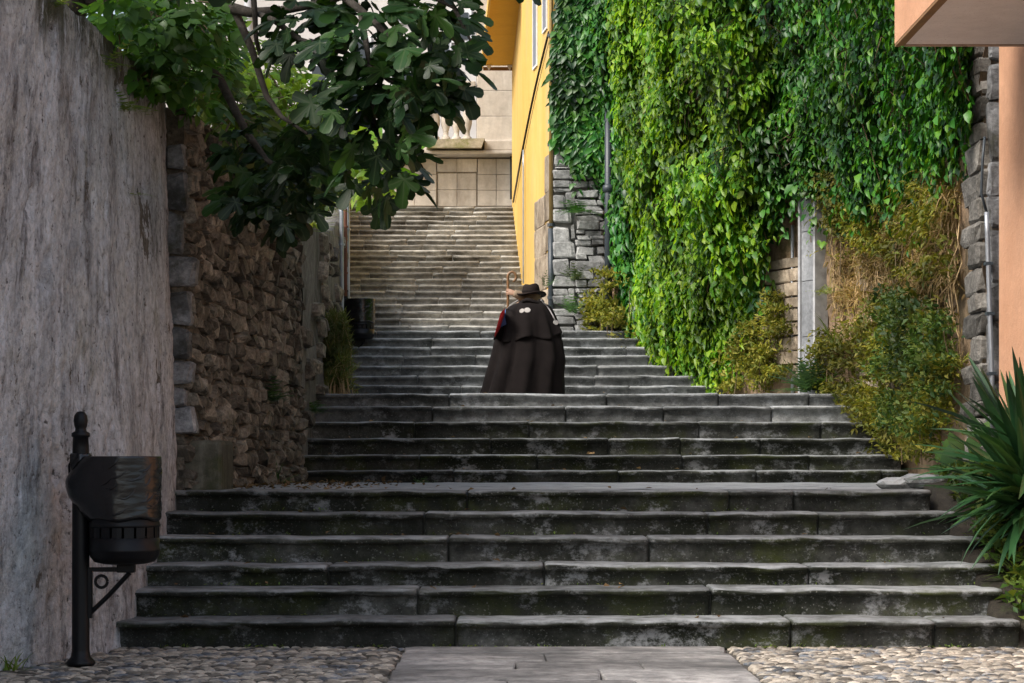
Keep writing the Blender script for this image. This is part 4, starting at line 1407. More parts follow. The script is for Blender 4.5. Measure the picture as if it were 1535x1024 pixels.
def cloak_mesh(name, outline, ph, amp0, amp1, mat, hem=None, depth=.72, nang=110, nz=34, thick=None, lean=.16):
    """outline: [(py, px_left, px_right)] from top to hem, as seen from the stairs"""
    b_ = MB(); vs = []
    zt, zb = outline[0][0], outline[-1][0]
    for j in range(nz + 1):
        t = j / nz
        py = zt + (zb - zt) * t
        xl = interp([(o_[0], o_[1]) for o_ in outline], py); xr = interp([(o_[0], o_[2]) for o_ in outline], py)
        cx_, rx = XP((xl + xr) / 2, PD), (xr - xl) / 2 * S
        z = ZP(py, PD)
        hgt = max(0, (z - PB) / 1.1)
        cy = PD + .02 + lean * hgt ** 1.5
        amp = amp0 + (amp1 - amp0) * t
        for k in range(nang):
            a = 2 * math.pi * k / nang
            fr = 1 + amp * fold(a, z, ph)
            fr = min(fr, 1.03) if abs(math.cos(a)) > .93 else fr
            zz = z
            if hem: zz = z - hem(a) * t ** 2
            vs.append((cx_ + rx * math.cos(a) * fr, cy + rx * depth * math.sin(a) * fr * (1 if rx > .2 else 1.05), max(zz, PB + .004)))
    fs = [(j * nang + k, (j + 1) * nang + k, (j + 1) * nang + (k + 1) % nang, j * nang + (k + 1) % nang) for j in range(nz) for k in range(nang)]
    b_.add(vs, fs)
    o_ = b_.build(name, mat, person, smooth=True)
    so = o_.modifiers.new('solid', 'SOLIDIFY'); so.thickness = .008; so.offset = -1
    return o_


cloak_mesh('cloak', [(455, 781, 815), (460, 769, 824), (467, 760, 830), (480, 753, 836), (495, 747, 840), (515, 741, 845), (540, 735, 848), (560, 729, 845), (580, 724, 845), (595, 719, 845)], .6, .05, .30, MAT['cloth'])
cape = cloak_mesh('cape', [(451, 781, 812), (454, 772, 820), (458, 763, 826), (465, 756, 830), (474, 751, 834), (485, 747, 838), (495, 744, 841), (501, 741, 843)], .9, .03, .23, MAT['cloth'],
                  hem=lambda a: .02 + .055 * math.cos(a + 2.2) + .025 * math.sin(5 * a), depth=.80, nz=22)
# collar
c = pp(796, 452, .16)
MB().lathe([(.105, -.02), (.14, -.035), (.15, -.015), (.12, .012), (.1, .015)], c, 26, lambda a, r, z: (.012 * math.sin(4 * a), -.2 * r * math.sin(a) * 0, .02 * math.sin(3 * a + 1))).build('collar', MAT['cloth'], cape, smooth=True)


# hat: wide, drooping brim and dented crown
hc = pp(796, 440, .34)
def hatfn(a, r, z):
    if r > .11: return (0.0, .05 * math.sin(a) * r, -.05 * (r - .1) * math.cos(a) * 2.4 - .02 * math.sin(2 * a))
    return (0, 0, -.012 * math.sin(2 * a) if z > .08 else 0)
MB().lathe([(.09, -.012), (.15, -.018), (.172, -.012), (.178, -.004), (.172, .004), (.145, -.002), (.108, .0), (.104, .02), (.1, .05), (.092, .085), (.075, .1), (.04, .094), (.01, .088)], hc, 36, hatfn).build('hat', MAT['felt'], person, smooth=True)
MB().lathe([(.106, .002), (.108, .006), (.106, .028), (.104, .03)], hc, 30).build('hat_band', MAT['cloth'], person, smooth=True)


# shell badges
def shell(c, r, n, parent):
    n = Vector(n).normalized(); up = Vector((0, 0, 1)); ex = up.cross(n).normalized(); ez = n.cross(ex)
    b_ = MB(); vs = [tuple(c + n * .004)]; N = 22
    for k in range(N):
        a = 2 * math.pi * k / N
        rr = r * (1 + .07 * (1 if k % 2 else -1)) * (1 - .25 * max(0, -math.sin(a)))
        vs.append(tuple(c + ex * rr * math.cos(a) + ez * rr * math.sin(a) + n * (.001 if k % 2 else .005)))
    for k in range(N):
        a = 2 * math.pi * k / N
        vs.append(tuple(c + ex * r * .9 * math.cos(a) + ez * r * .9 * math.sin(a) - n * .006))
    fs = [(0, 1 + k, 1 + (k + 1) % N) for k in range(N)] + [(1 + k, 1 + N + k, 1 + N + (k + 1) % N, 1 + (k + 1) % N) for k in range(N)]
    b_.add(vs, fs).build('shell_badge', MAT['shell'], parent)


bpy.context.view_layer.update()
def surf_hit(o, px, py):
    """first point of o (world) on the line from the street through (px, py)"""
    from mathutils.bvhtree import BVHTree
    mw = Matrix.Translation(WL[o.name])
    bv = BVHTree.FromPolygons([mw @ v.co for v in o.data.vertices], [tuple(p.vertices) for p in o.data.polygons])
    og = Vector((0, 0, CH)); dr = (P(px, py, PD) - og).normalized()
    loc, n, i, dist = bv.ray_cast(og, dr)
    if loc is None: return P(px, py, PD - .25), Vector((0, -1, 0))
    if n.dot(dr) > 0: n = -n
    return loc, n


for px, py, r in ((782.5, 466.5, .031), (790.5, 465.5, .037), (833, 484, .034)):
    loc, n = surf_hit(cape, px, py)
    n = (n + Vector((0, -.15, 0))).normalized()
    shell(loc + n * .002, r, n, cape)


def patch(name, pts, mat, parent, lift=.02):
    b_ = MB(); vs = []
    for px, py in pts:
        loc, n = surf_hit(cape, px, py)
        vs.append(loc + Vector((0, -lift, 0)))
    k = len(vs)
    vs2 = [v + Vector((0, .03, 0)) for v in vs]
    b_.add(vs + vs2, [tuple(range(k)), tuple(range(2 * k - 1, k - 1, -1))] + [(i, (i + 1) % k, k + (i + 1) % k, k + i) for i in range(k)])
    return b_.build(name, mat, parent)


patch('red_sash', [(741, 503), (750, 470), (757, 462), (757, 470), (753, 482), (750, 492), (742, 506)], MAT['red'], cape)
patch('blue_sash', [(754, 470), (758, 464), (757, 476), (759, 486), (750, 491), (753, 481)], MAT['blue'], cape, .028)
b_ = MB()
pts = [surf_hit(cape, px, py)[0] + Vector((0, -.015, 0)) for px, py in ((811, 450), (818, 457), (824, 465), (829, 474), (832, 480))]
b_.tube(pts, .007, 6).build('white_trim', MAT['whitecloth'], cape, smooth=True)
pts = [surf_hit(cape, px, py)[0] + Vector((0, -.015, 0)) for px, py in ((777, 450), (768, 455), (760, 463))]
MB().tube(pts, .005, 6).build('white_trim', MAT['whitecloth'], cape, smooth=True)

# crook staff, held upright (a thing of its own)
sx, sy = XP(761.5, PD + .38), PD + .38
pts = [Vector((sx - .01, sy, PB + .004)), Vector((sx - .005, sy, PB + .7)), Vector((sx, sy, ZP(445, sy)))]
pts.append(Vector((sx, sy, ZP(420, sy))))
c = Vector((XP(767.5, sy), sy, ZP(415, sy))); r = 6.2 * sy / F
for k in range(15):
    a = R(180 - 235 * k / 14)
    pts.append(c + Vector((math.cos(a) * r, 0, math.sin(a) * r * 1.15)))
pts.append(c + Vector((.012, 0, -.06)))
st = MB().tube(pts, [.014, .015, .016] + [.016] * (len(pts) - 5) + [.013, .01], 10).build('crook_staff', MAT['staffwood'], smooth=True)
tag(st, 'brown shepherd crook held upright beside the dark hat', 'staff')

# ================================================================== PLANTS: RIGHT
def wall_hit(px):
    k = (px - CX) / F
    for (x0, d0), (x1, d1) in zip(WRIGHT[::-1][1:][::-1], WRIGHT[1:]):
        den = (x1 - x0) - k * (d1 - d0)
        if abs(den) < 1e-9: continue
        t = (k * d0 - x0) / den
        if -1e-6 <= t <= 1 + 1e-6:
            e_ = Vector((x1 - x0, d1 - d0, 0)).normalized()
            return x0 + (x1 - x0) * t, d0 + (d1 - d0) * t, Vector((-e_.y, e_.x, 0))
    if px < 950:
        return XP(px, 27.9), 27.9, Vector((0, -1, 0))
    return 3.85, 16.5, Vector((-1, 0, 0))


BOT = [(826, 215), (850, 205), (875, 235), (895, 245), (915, 262), (932, 300), (944, 400), (957, 500), (970, 530), (1000, 535), (1060, 540), (1078, 565), (1100, 545), (1130, 470), (1155, 400), (1180, 320), (1200, 285), (1240, 282), (1290, 305), (1340, 300), (1400, 290), (1440, 240), (1475, 190), (1490, 150)]


def ivy(name, label, px0, px1, nstr, mat, step, size, seed, bulge, cat='creeper', sway=-.1, zmax=7.3, wid=.62, dens=1.0, botadd=0):
    rnd = np.random.RandomState(seed)
    pos, axis, nrm, size_, fr = [], [], [], [], []
    stems = MB()
    root = thing(name, label, cat, (XP((px0 + px1) / 2, 24), 24, 3.2))
    for s in range(nstr):
        px = px0 + (px1 - px0) * rnd.rand()
        X, d, n = wall_hit(px)
        zbot = ZP(interp(BOT, px) + botadd + rnd.normal(0, 14), d)
        frac = rnd.rand()
        ztop = zmax + .3 * rnd.rand()
        if frac < .35: ztop = zbot + (zmax - zbot) * rnd.rand()
        L = ztop - zbot
        if L <= .05: continue
        if rnd.rand() < .3: zbot += L * .35 * rnd.rand()
        elif rnd.rand() < .16 and d < 26.5: zbot -= .15 + .4 * rnd.rand()
        layer = rnd.rand()
        bul = bulge * (1 if d < 24.5 else .5 if d < 26 else .3)
        z = ztop; k = 0
        ph = rnd.rand() * 6.28
        tang = np.array([n.y, -n.x, 0.0])
        spts = []
        while z > zbot:
            nn = fbm(px * .016 * (24 / d) + .25 * z, z * .6, seed * 3.1, 1.0, 3)
            out = .06 + bul * (.3 + .7 * layer) * min(1.7, max(0.02, .5 + 2.8 * nn)) * min(1, .3 + (z - zbot) * .35)
            drift = sway * (ztop - z) * .5 + .05 * math.sin(z * 3 + ph)
            c = np.array([X, d, z]) + np.array(n) * out + tang * drift * (-1)
            if k % 3 == 0: spts.append(tuple(c - np.array(n) * .03))
            for q in range(2):
                if rnd.rand() > dens: continue
                side = 1 if (k + q) % 2 else -1
                a = np.array([0, 0, -1.0]) + tang * side * (.55 + .5 * rnd.rand()) + np.array(n) * (.35 + .3 * rnd.rand()) + rnd.normal(0, .22, 3)
                nv = np.array(n) * 1.0 + np.array([0, 0, .75]) + rnd.normal(0, .35, 3)
                pos.append(c + rnd.normal(0, .025, 3)); axis.append(a); nrm.append(nv)
                size_.append(size * (.45 + 1.0 * rnd.rand() ** 1.3)); fr.append(.3 + layer)
            z -= step * (.7 + .6 * rnd.rand()); k += 1
        if s % 6 == 0 and len(spts) > 3:
            stems.tube(spts, .006, 4, cap=False)
    pos, axis, nrm, size_, fr = map(np.array, (pos, axis, nrm, size_, fr))
    stems.build('stem', MAT['twig'], root)['kind'] = 'stuff'
    mask = pick_largest(pos, size_, nrm, axis, 300, fr)
    T = T_oval(wid, .2, .16)
    meshes = [leaf_mesh('leaf', T_oval(wid * k, f, dr), mat) for k, f, dr in ((1, .2, .16), (.9, .3, .25), (1.1, .12, .1))]
    leaf_parts(root, pos[mask], axis[mask], nrm[mask], size_[mask], meshes)
    r_ = ~mask
    idx = np.where(r_)[0]
    nar = rnd.rand(len(idx)) < .3
    a_, b_ = idx[~nar], idx[nar]
    cloud('foliage', pos[a_], axis[a_], nrm[a_], size_[a_], T, mat, root)
    cloud('narrow_foliage', pos[b_], axis[b_], nrm[b_], size_[b_] * 1.25, T_oval(.34, .3, .3), mat, root)
    return root


ivy('ivy', 'dark glossy ivy hanging over the yellow house corner and stone pier', 845, 968, 260, MAT['ivydark'], .07, .115, 1, .55, 'ivy', zmax=8.0)
ivy('creeper', 'bright yellow green creeper curtain falling to the third flight of steps', 956, 1180, 700, MAT['ivybright'], .072, .10, 2, .75, 'creeper', sway=.03)
ivy('ivy', 'deep green ivy over the right end of the wall beside the balcony', 1150, 1486, 620, MAT['ivydeep'], .078, .10, 3, .6, 'ivy', sway=.03)


def wisps(name, label, cat, region, n, mat, size, T, seed, depth_off=(.02, .25), parts=0, upright=.3, group=None, hit=wall_hit, spread=.7, dr=None):
    """loose plant clinging to the wall inside a polygon of the view, set on the wall itself"""
    rnd = np.random.RandomState(seed)
    def inside(x, y):
        c_ = False; j = len(region) - 1
        for i in range(len(region)):
            xi, yi = region[i]; xj, yj = region[j]
            if (yi > y) != (yj > y) and x < (xj - xi) * (y - yi) / (yj - yi) + xi: c_ = not c_
            j = i
        return c_
    xs = [p[0] for p in region]; ys = [p[1] for p in region]
    pos, axis, nrm, sz = [], [], [], []
    tries = 0
    while len(pos) < n and tries < n * 40:
        tries += 1
        px = min(xs) + (max(xs) - min(xs)) * rnd.rand(); py = min(ys) + (max(ys) - min(ys)) * rnd.rand()
        if not inside(px + 34 * fbm(px * .03, py * .03, seed + 5, 1.0, 3), py + 44 * fbm(px * .03, py * .03, seed + 9, 1.0, 3)): continue
        if fbm(px * .02, py * .02, seed, 1.0, 3) < -.08:
            if rnd.rand() < .85: continue
        X, d, nv = hit(px)
        o_ = depth_off[0] + (depth_off[1] - depth_off[0]) * rnd.rand()
        c = np.array([X, d, ZP(py, d)]) + np.array(nv) * o_
        pos.append(c)
        axis.append(np.array(nv) * .5 + np.array([0, 0, upright]) + rnd.normal(0, spread, 3))
        nrm.append(np.array(nv) * .5 + np.array([0, 0, .8]) + rnd.normal(0, .4, 3))
        sz.append(size * (.5 + rnd.rand()))
    pos, axis, nrm, sz = map(np.array, (pos, axis, nrm, sz))
    lo = pos.min(0)
    root = thing(name, label, cat, (pos[:, 0].mean(), pos[:, 1].mean(), lo[2]), group)
    c0 = pos.mean(0)
    st = MB()
    for k in range(14):
        p = pos[rnd.randint(len(pos))]
        b0 = np.array([p[0] * .3 + c0[0] * .7, p[1] * .3 + c0[1] * .7, lo[2]])
        X, d, nv = p[0], p[1], 0
        st.tube([p + np.array([0, 0, -.25 - .2 * rnd.rand()]) + rnd.normal(0, .03, 3), p + np.array([0, 0, -.1]), p + rnd.normal(0, .02, 3)], [.006, .005, .003], 4, cap=False)
    st.build('stem', MAT['twig'], root)['kind'] = 'stuff'
    cloud('foliage', pos, axis, nrm, sz, T, mat, root)
    return root


wisps('wall_plant', 'straw coloured dry plant spreading over the tan wall right of the pilaster', 'wall plant', [(1262, 330), (1300, 310), (1400, 330), (1430, 420), (1400, 510), (1330, 560), (1270, 540), (1285, 430)], 9000, MAT['dry'], .10, T_blade(.09, .5), 41, (.0, .16), spread=.9)
wisps('wall_plant', 'olive green trailing plant under the dark ivy right of the pilaster', 'wall plant', [(1235, 265), (1330, 260), (1440, 270), (1450, 400), (1410, 440), (1370, 390), (1300, 370), (1255, 350), (1240, 310)], 6000, MAT['olive'], .065, T_small(.45), 42, (.03, .3), upright=-.5)
wisps('wall_plant', 'yellow olive plant mounded on the landing below the tan wall', 'wall plant', [(1240, 590), (1250, 530), (1300, 480), (1360, 450), (1420, 440), (1462, 560), (1440, 640), (1400, 690), (1350, 690), (1320, 640), (1300, 600)], 13000, MAT['olive'], .062, T_small(.42), 43, (.03, .35), upright=.2)
wisps('wall_plant', 'brown withered plant hanging under the dark ivy near the quoin stones', 'wall plant', [(1330, 250), (1400, 240), (1450, 260), (1440, 420), (1395, 460), (1350, 400)], 5200, MAT['dry'], .11, T_blade(.08, .6), 47, (.02, .22), upright=-.8, spread=.6)
wisps('shrub', 'dark green leafy shrub against the brown quoin stones', 'shrub', [(1350, 480), (1400, 430), (1450, 440), (1462, 520), (1456, 620), (1400, 660), (1360, 600), (1385, 520)], 5200, MAT['shrub'], .06, T_small(.5), 44, (.1, .45), upright=.3)
wisps('wall_plant', 'olive scrub at the foot of the bright creeper', 'wall plant', [(1080, 575), (1085, 545), (1130, 520), (1180, 430), (1200, 470), (1190, 585), (1130, 588)], 4200, MAT['olive'], .06, T_small(.4), 45, (.03, .3))
wisps('wall_plant', 'yellowing plant at the lower left edge of the creeper by the drainpipe', 'wall plant', [(905, 495), (915, 420), (930, 390), (960, 500), (975, 530), (940, 530)], 3000, MAT['olive'], .065, T_small(.45), 46, (.05, .4))


def fern(name, label, px, py, d, r, n, mat, cat='fern', T=None, up=.8, seed=1, leaf=1.0):
    rnd = np.random.RandomState(seed)
    c = P(px, py, d)
    root = thing(name, label, cat, c)
    a = rnd.rand(n) * 6.283
    el = up + rnd.normal(0, .35, n)
    axis = np.stack([np.cos(a) * np.cos(el), np.sin(a) * np.cos(el), np.abs(np.sin(el)) + .15], 1)
    nrm = np.stack([-np.cos(a) * .5, -np.sin(a) * .5, np.ones(n)], 1)
    pos = np.array(c)[None] + rnd.normal(0, .03, (n, 3)) * np.array([1, 1, .2])
    sz = r * (.6 + .6 * rnd.rand(n))
    T = T or T_blade(.06, .45)
    meshes = [leaf_mesh('frond', T, mat)]
    leaf_parts(root, pos, axis, nrm, sz, meshes, 'frond')
    return root


def T_frond(n=9, w=.22, curve=.4):
    V, tri = [], []
    for k in range(n):
        t = .12 + .88 * k / n
        zc = -curve * t * t
        l = w * math.sin(math.pi * min(1, t * .85 + .12)) + .02
        for s in (-1, 1):
            b0 = len(V)
            V += [(0, t - .028, zc), (0, t + .028, zc), (s * l, t + .07, zc - .03)]
            tri.append((b0, b0 + 1, b0 + 2) if s < 0 else (b0 + 1, b0, b0 + 2))
    b0 = len(V)
    V += [(-.008, 0, 0), (.008, 0, 0), (0, 1, -curve)]
    tri.append((b0, b0 + 1, b0 + 2))
    return np.array(V, float), [np.array(tri)]


fern('fern', 'lush green fern at the foot of the grey pilaster', 1212, 588, 22.3, .42, 46, MAT['fern'], T=T_frond(), seed=3, up=.85)
fern('fern', 'small spiky weed growing half way up the grey pilaster', 1240, 440, 22.3, .22, 26, MAT['fennel'], T=T_frond(7, .12), seed=5, up=.3)
fern('weed', 'tall drooping weed just right of the pilaster foot', 1252, 520, 22.2, .4, 18, MAT['grass'], 'weed', seed=6, up=1.0)
fern('weed', 'leggy weed growing from the pier foot beside the drainpipe', 855, 470, 27.6, .3, 24, MAT['fern'], 'weed', T=T_frond(6, .25), seed=8, up=.9)
fern('weed', 'green weed half way up the grey stone pier', 862, 420, 27.7, .24, 24, MAT['shrub'], 'weed', T=T_frond(6, .3), seed=9, up=.9)
fern('weed', 'trailing sprig below the ivy on the stone pier', 866, 318, 27.6, .3, 40, MAT['ivydark'], 'weed', T=T_frond(5, .35), seed=10, up=.2)
fern('weed', 'wispy weed at the house corner by the hat', 818, 430, 27.6, .22, 14, MAT['fern'], 'weed', T=T_frond(6, .12), seed=11, up=1.0)

rdv = np.random.RandomState(88)
dv = thing('dry_vine', 'thin withered vine stems trailing down the tan wall right of the pilaster', 'vine', (4.0, 20, 1.9))
mb = MB(); lp, la_, ln, ls = [], [], [], []
for k in range(90):
    px = rdv.uniform(1255, 1450); X, d, nv = wall_hit(px)
    y0, y1 = 250 + 60 * rdv.rand(), 400 + 170 * rdv.rand()
    pts = []
    for q in range(9):
        t_ = q / 8
        c_ = Vector((X, d, ZP(y0 + (y1 - y0) * t_, d))) + nv * (.03 + .10 * math.sin(math.pi * t_) * rdv.rand()) + Vector((0, rdv.normal(0, .05), 0))
        pts.append(c_)
        for w_ in range(3):
            lp.append(np.array(c_) + rdv.normal(0, .05, 3)); la_.append(np.array(nv) * .4 + np.array([0, rdv.normal(0, .6), -.7])); ln.append(np.array(nv) + rdv.normal(0, .5, 3)); ls.append(.05 + .07 * rdv.rand())
    mb.tube(pts, .006, 4, cap=False)
mb.build('stem', MAT['drystem'], dv)['kind'] = 'stuff'
cloud('foliage', np.array(lp), np.array(la_), np.array(ln), np.array(ls), T_blade(.22, .4), MAT['dry'], dv)
# sword-leaved plant at the right edge
yc = thing('yucca', 'dark green sword leaved yucca beside the lowest steps', 'plant', (3.42, 13.6, .45))
MB().tube([(3.46, 13.62, .3), (3.45, 13.6, .8), (3.43, 13.58, 1.12)], [.07, .06, .06], 10).build('stem', MAT['bark'], yc, smooth=True)
ry = np.random.RandomState(4)
def T_sword(curve, w=.085):
    V, qd = [], []
    ts = [0, .15, .4, .65, .85, 1.0]; ws = [.6, .9, 1, .85, .5, .03]
    for t, k in zip(ts, ws):
        z = -curve * t ** 2
        V += [(-w / 2 * k, t, z + .018 * k), (0, t, z), (w / 2 * k, t, z + .018 * k)]
    for i in range(5):
        for s in (0, 1):
            qd.append((i * 3 + s, i * 3 + s + 1, i * 3 + s + 4, i * 3 + s + 3))
    return np.array(V, float), [np.array(qd)]
ym = [leaf_mesh('leaf', T_sword(c_), MAT['yucca']) for c_ in (.04, .12, .22, .36)]
for k in range(240):
    a = ry.rand() * 6.283
    el = R(-34 + 106 * ry.rand() ** .85)
    ax = np.array([math.cos(a) * math.cos(el), math.sin(a) * math.cos(el), math.sin(el)])
    p = np.array([3.44, 13.58, .80 + .36 * ry.rand() + (.05 if el > .6 else -.06)])
    s_ = .56 + .34 * ry.rand()
    if el < 0: s_ *= .8
    L3 = p + ax * s_
    if L3[0] > 3.80: continue
    x_, y_, z_ = leaf_basis(ax[None], np.array([[0, 0, 1.0]]) + ry.normal(0, .25, (1, 3)))
    inst(ym[0 if el > .7 else 1 + k % 3], 'leaf', yc, p, x_[0], y_[0], z_[0], (s_ * (1.05 if k % 2 else .9), s_, s_))
# broad-leaved plant behind it
bl = thing('arum_plant', 'broad glossy leaved plant behind the yucca', 'plant', P(1430, 720, 15.2))
bm_ = [leaf_mesh('leaf', T_oval(.7, .15, .2), MAT['fern'])]
for k in range(16):
    p = P(1432 + ry.uniform(-12, 45), 700 + ry.uniform(-50, 20), 15.2 + ry.uniform(-.2, .3))
    x_, y_, z_ = leaf_basis(np.array([[ry.uniform(-1, .6), -.3, ry.uniform(-.3, .9)]]), np.array([[ry.uniform(-.6, .4), -1, .8]]))
    inst(bm_[0], 'leaf', bl, p, x_[0], y_[0], z_[0], (.19,) * 3)
MB().tube([P(1435, 735, 15.2), P(1437, 690, 15.2)], .012, 6).build('stem', MAT['fern'], bl)

rnb = np.random.RandomState(61)
for k, (d, u, lab) in enumerate(((12.45, .10, 'low dark weed beside the right end of the bottom step'), (12.9, .12, 'low dark weed under the lowest yucca leaves'), (13.35, .06, 'low dark weed by the end of the third step'),
                                 (13.9, .05, 'low dark weed by the end of the fourth step'), (14.4, .1, 'low dark weed between the top lower step and the yucca'))):
    px = CX + (3.28 + u) * F / d
    zz = min(1.0, max(0, (d - 12.5) * .4)) + .05
    fern('weed', lab, px, HY - (zz - CH) * F / d, d, .24, 46, MAT['shrub'], 'weed', T_frond(6, .3) if k % 2 else T_blade(.09, .5), .7, 70 + k)['group'] = 'weeds on the soil bed'
# loose stones at the end of the first landing
for px, py, s_, lab in ((1385, 722, .3, 'pale loose stone at the right end of the top lower step'), (1345, 714, .22, 'dark flat stone beside the yellow olive plant')):
    p = P(px, py, 15.3)
    mb = MB(); bmx = bmesh.new(); bmesh.ops.create_icosphere(bmx, subdivisions=2, radius=.5)
    for v in bmx.verts:
        v.co = Vector((v.co.x * s_ * 1.5, v.co.y * s_, v.co.z * s_ * .5)) * (1 + .3 * noise.noise(v.co * 3 + Vector((px, 0, 0))))
    mb.add([v.co + Vector((p.x, p.y, flA[-1][1] + s_ * .16)) for v in bmx.verts], [[v.index for v in f.verts] for f in bmx.faces]); bmx.free()
    tag(mb.build('loose_stone', MAT['step_mid'], smooth=False), lab, 'stone', 'loose stones on the first landing')

# ================================================================== PLANTS: LEFT
# fig tree: trunk on the terrace, limbs over the steps, big lobed leaves
ft = thing('fig_tree', 'fig tree with big dark lobed leaves overhanging the stairs', 'tree', (-3.6, 15.6, 3.6))
MB().tube([(-3.6, 15.6, 3.4), (-3.5, 15.4, 4.0), (-3.2, 15.0, 4.6), (-2.9, 14.5, 5.1)], [.14, .12, .1, .08], 12).build('trunk', MAT['bark'], ft, smooth=True)
limbs = [
    ([(-2.9, 14.5, 5.1), P(300, -25, 13.8), P(345, 12, 13.5), P(375, 19, 13.4), P(420, 16, 13.3), P(480, 5, 13.2), P(560, -20, 13.0)], [.06, .05, .04, .034, .03, .026, .02]),
    ([P(352, 16, 13.5), P(365, 45, 13.5), P(378, 75, 13.5), P(390, 115, 13.5), P(400, 145, 13.5), P(422, 175, 13.4), P(460, 200, 13.2)], [.028, .026, .024, .022, .02, .016, .01]),
    ([(-2.6, 14.3, 5.3), P(378, -30, 13.2), P(382, 20, 13.2), P(384, 60, 13.3), P(392, 90, 13.4)], [.04, .022, .02, .016, .012]),
    ([P(385, 20, 13.3), P(410, 30, 13.0), P(450, 60, 12.9), P(520, 80, 12.8), P(600, 130, 12.7), P(660, 150, 12.6)], [.02, .02, .018, .016, .012, .008]),
    ([(-2.6, 14.3, 5.3), P(470, -40, 12.9), P(540, 15, 12.7), P(590, 60, 12.6), P(620, 110, 12.5)], [.04, .03, .024, .018, .01]),
    ([P(460, -30, 12.9), P(600, -30, 12.6), P(680, 10, 12.5), P(705, 60, 12.4)], [.03, .024, .016, .008]),
    ([P(540, 15, 12.7), P(555, 100, 12.8), P(560, 180, 12.9), P(580, 250, 12.9)], [.02, .018, .012, .007]),
    ([(-3.2, 15.0, 4.6), (-2.7, 14.9, 4.5), P(330, 120, 14.5), P(370, 200, 14.3), P(400, 240, 14.0), P(440, 270, 13.9)], [.07, .05, .035, .028, .018, .01]),
]
for pts, rr in limbs:
    MB().tube(pts, rr, 8).build('limb', MAT['bark'], ft, smooth=True)
FIGR = [  # clumps (px, py, rx, ry, depth, n)
    (560, 40, 80, 50, 12.8, 38), (650, 40, 60, 50, 12.6, 30), (682, 92, 24, 34, 12.5, 9), (600, 120, 75, 50, 12.7, 46), (520, 130, 45, 50, 12.9, 20), (640, 150, 32, 28, 12.6, 13),
    (570, 190, 40, 35, 12.8, 18), (590, 275, 26, 28, 12.9, 9), (605, 240, 18, 20, 12.9, 6), (440, 50, 40, 40, 13.2, 12), (470, 30, 40, 35, 13.1, 12), (545, 250, 20, 30, 13.0, 6),
    (400, 235, 58, 45, 14.1, 24), (372, 290, 36, 34, 14.0, 13), (430, 300, 40, 35, 13.9, 22), (455, 250, 35, 30, 13.8, 14), (480, 205, 35, 25, 13.5, 12)]
rf = np.random.RandomState(9)
pos, axis, nrm, sz = [], [], [], []
for (px, py, rx, ry_, d, n) in FIGR:
    for k in range(int(n * 1.55)):
        r_ = math.sqrt(rf.rand()); a = rf.rand() * 6.283
        p = P(px + rx * r_ * math.cos(a), py + ry_ * r_ * math.sin(a), d + rf.normal(0, .28))
        pos.append(p)
        u = np.array([math.cos(a) * .9, rf.normal(0, .5) - .35, -math.sin(a) * .35 - .45]) + rf.normal(0, .3, 3)
        axis.append(u); nrm.append(np.array([rf.normal(0, .45), -.35 + rf.normal(0, .45), .85]))
        sz.append(.15 + .11 * rf.rand())
pos, axis, nrm, sz = map(np.array, (pos, axis, nrm, sz))
keep = pick_largest(pos, sz, nrm, axis, 300)
fm = [leaf_mesh('leaf', T_fig(k), MAT['figleaf']) for k in range(8)]
leaf_parts(ft, pos[keep], axis[keep], nrm[keep], sz[keep] * 1.02, fm)
# unseen crown added to shade the steps, plus the leaves past the first 300
n = 2600
cp = np.stack([rf.uniform(-5.2, .4, n), rf.uniform(11.6, 17.5, n), rf.uniform(0, 1, n)], 1)
zlow = CH + 700 * cp[:, 1] / F + .12
cp[:, 2] = zlow + (1.9 - .22 * np.abs(cp[:, 0] + 2.2)) * cp[:, 2]
cl = np.array([fbm(p[0], p[1], p[2], 1.1, 2) for p in cp])
cp = cp[cl > -.12]; n = len(cp)
ca = np.stack([rf.normal(0, .8, n), rf.normal(0, .8, n), rf.normal(-.5, .3, n)], 1)
cn = np.stack([rf.normal(0, .4, n), rf.normal(0, .4, n), np.ones(n)], 1)
P_ = np.concatenate([pos[~keep], cp]); A2_ = np.concatenate([axis[~keep], ca]); N2_ = np.concatenate([nrm[~keep], cn]); S2_ = np.concatenate([sz[~keep], rf.uniform(.15, .27, n)])
cloud('crown_and_shade_leaves', P_, A2_, N2_, S2_ * 1.1, T_fig(3), MAT['fig'], ft)


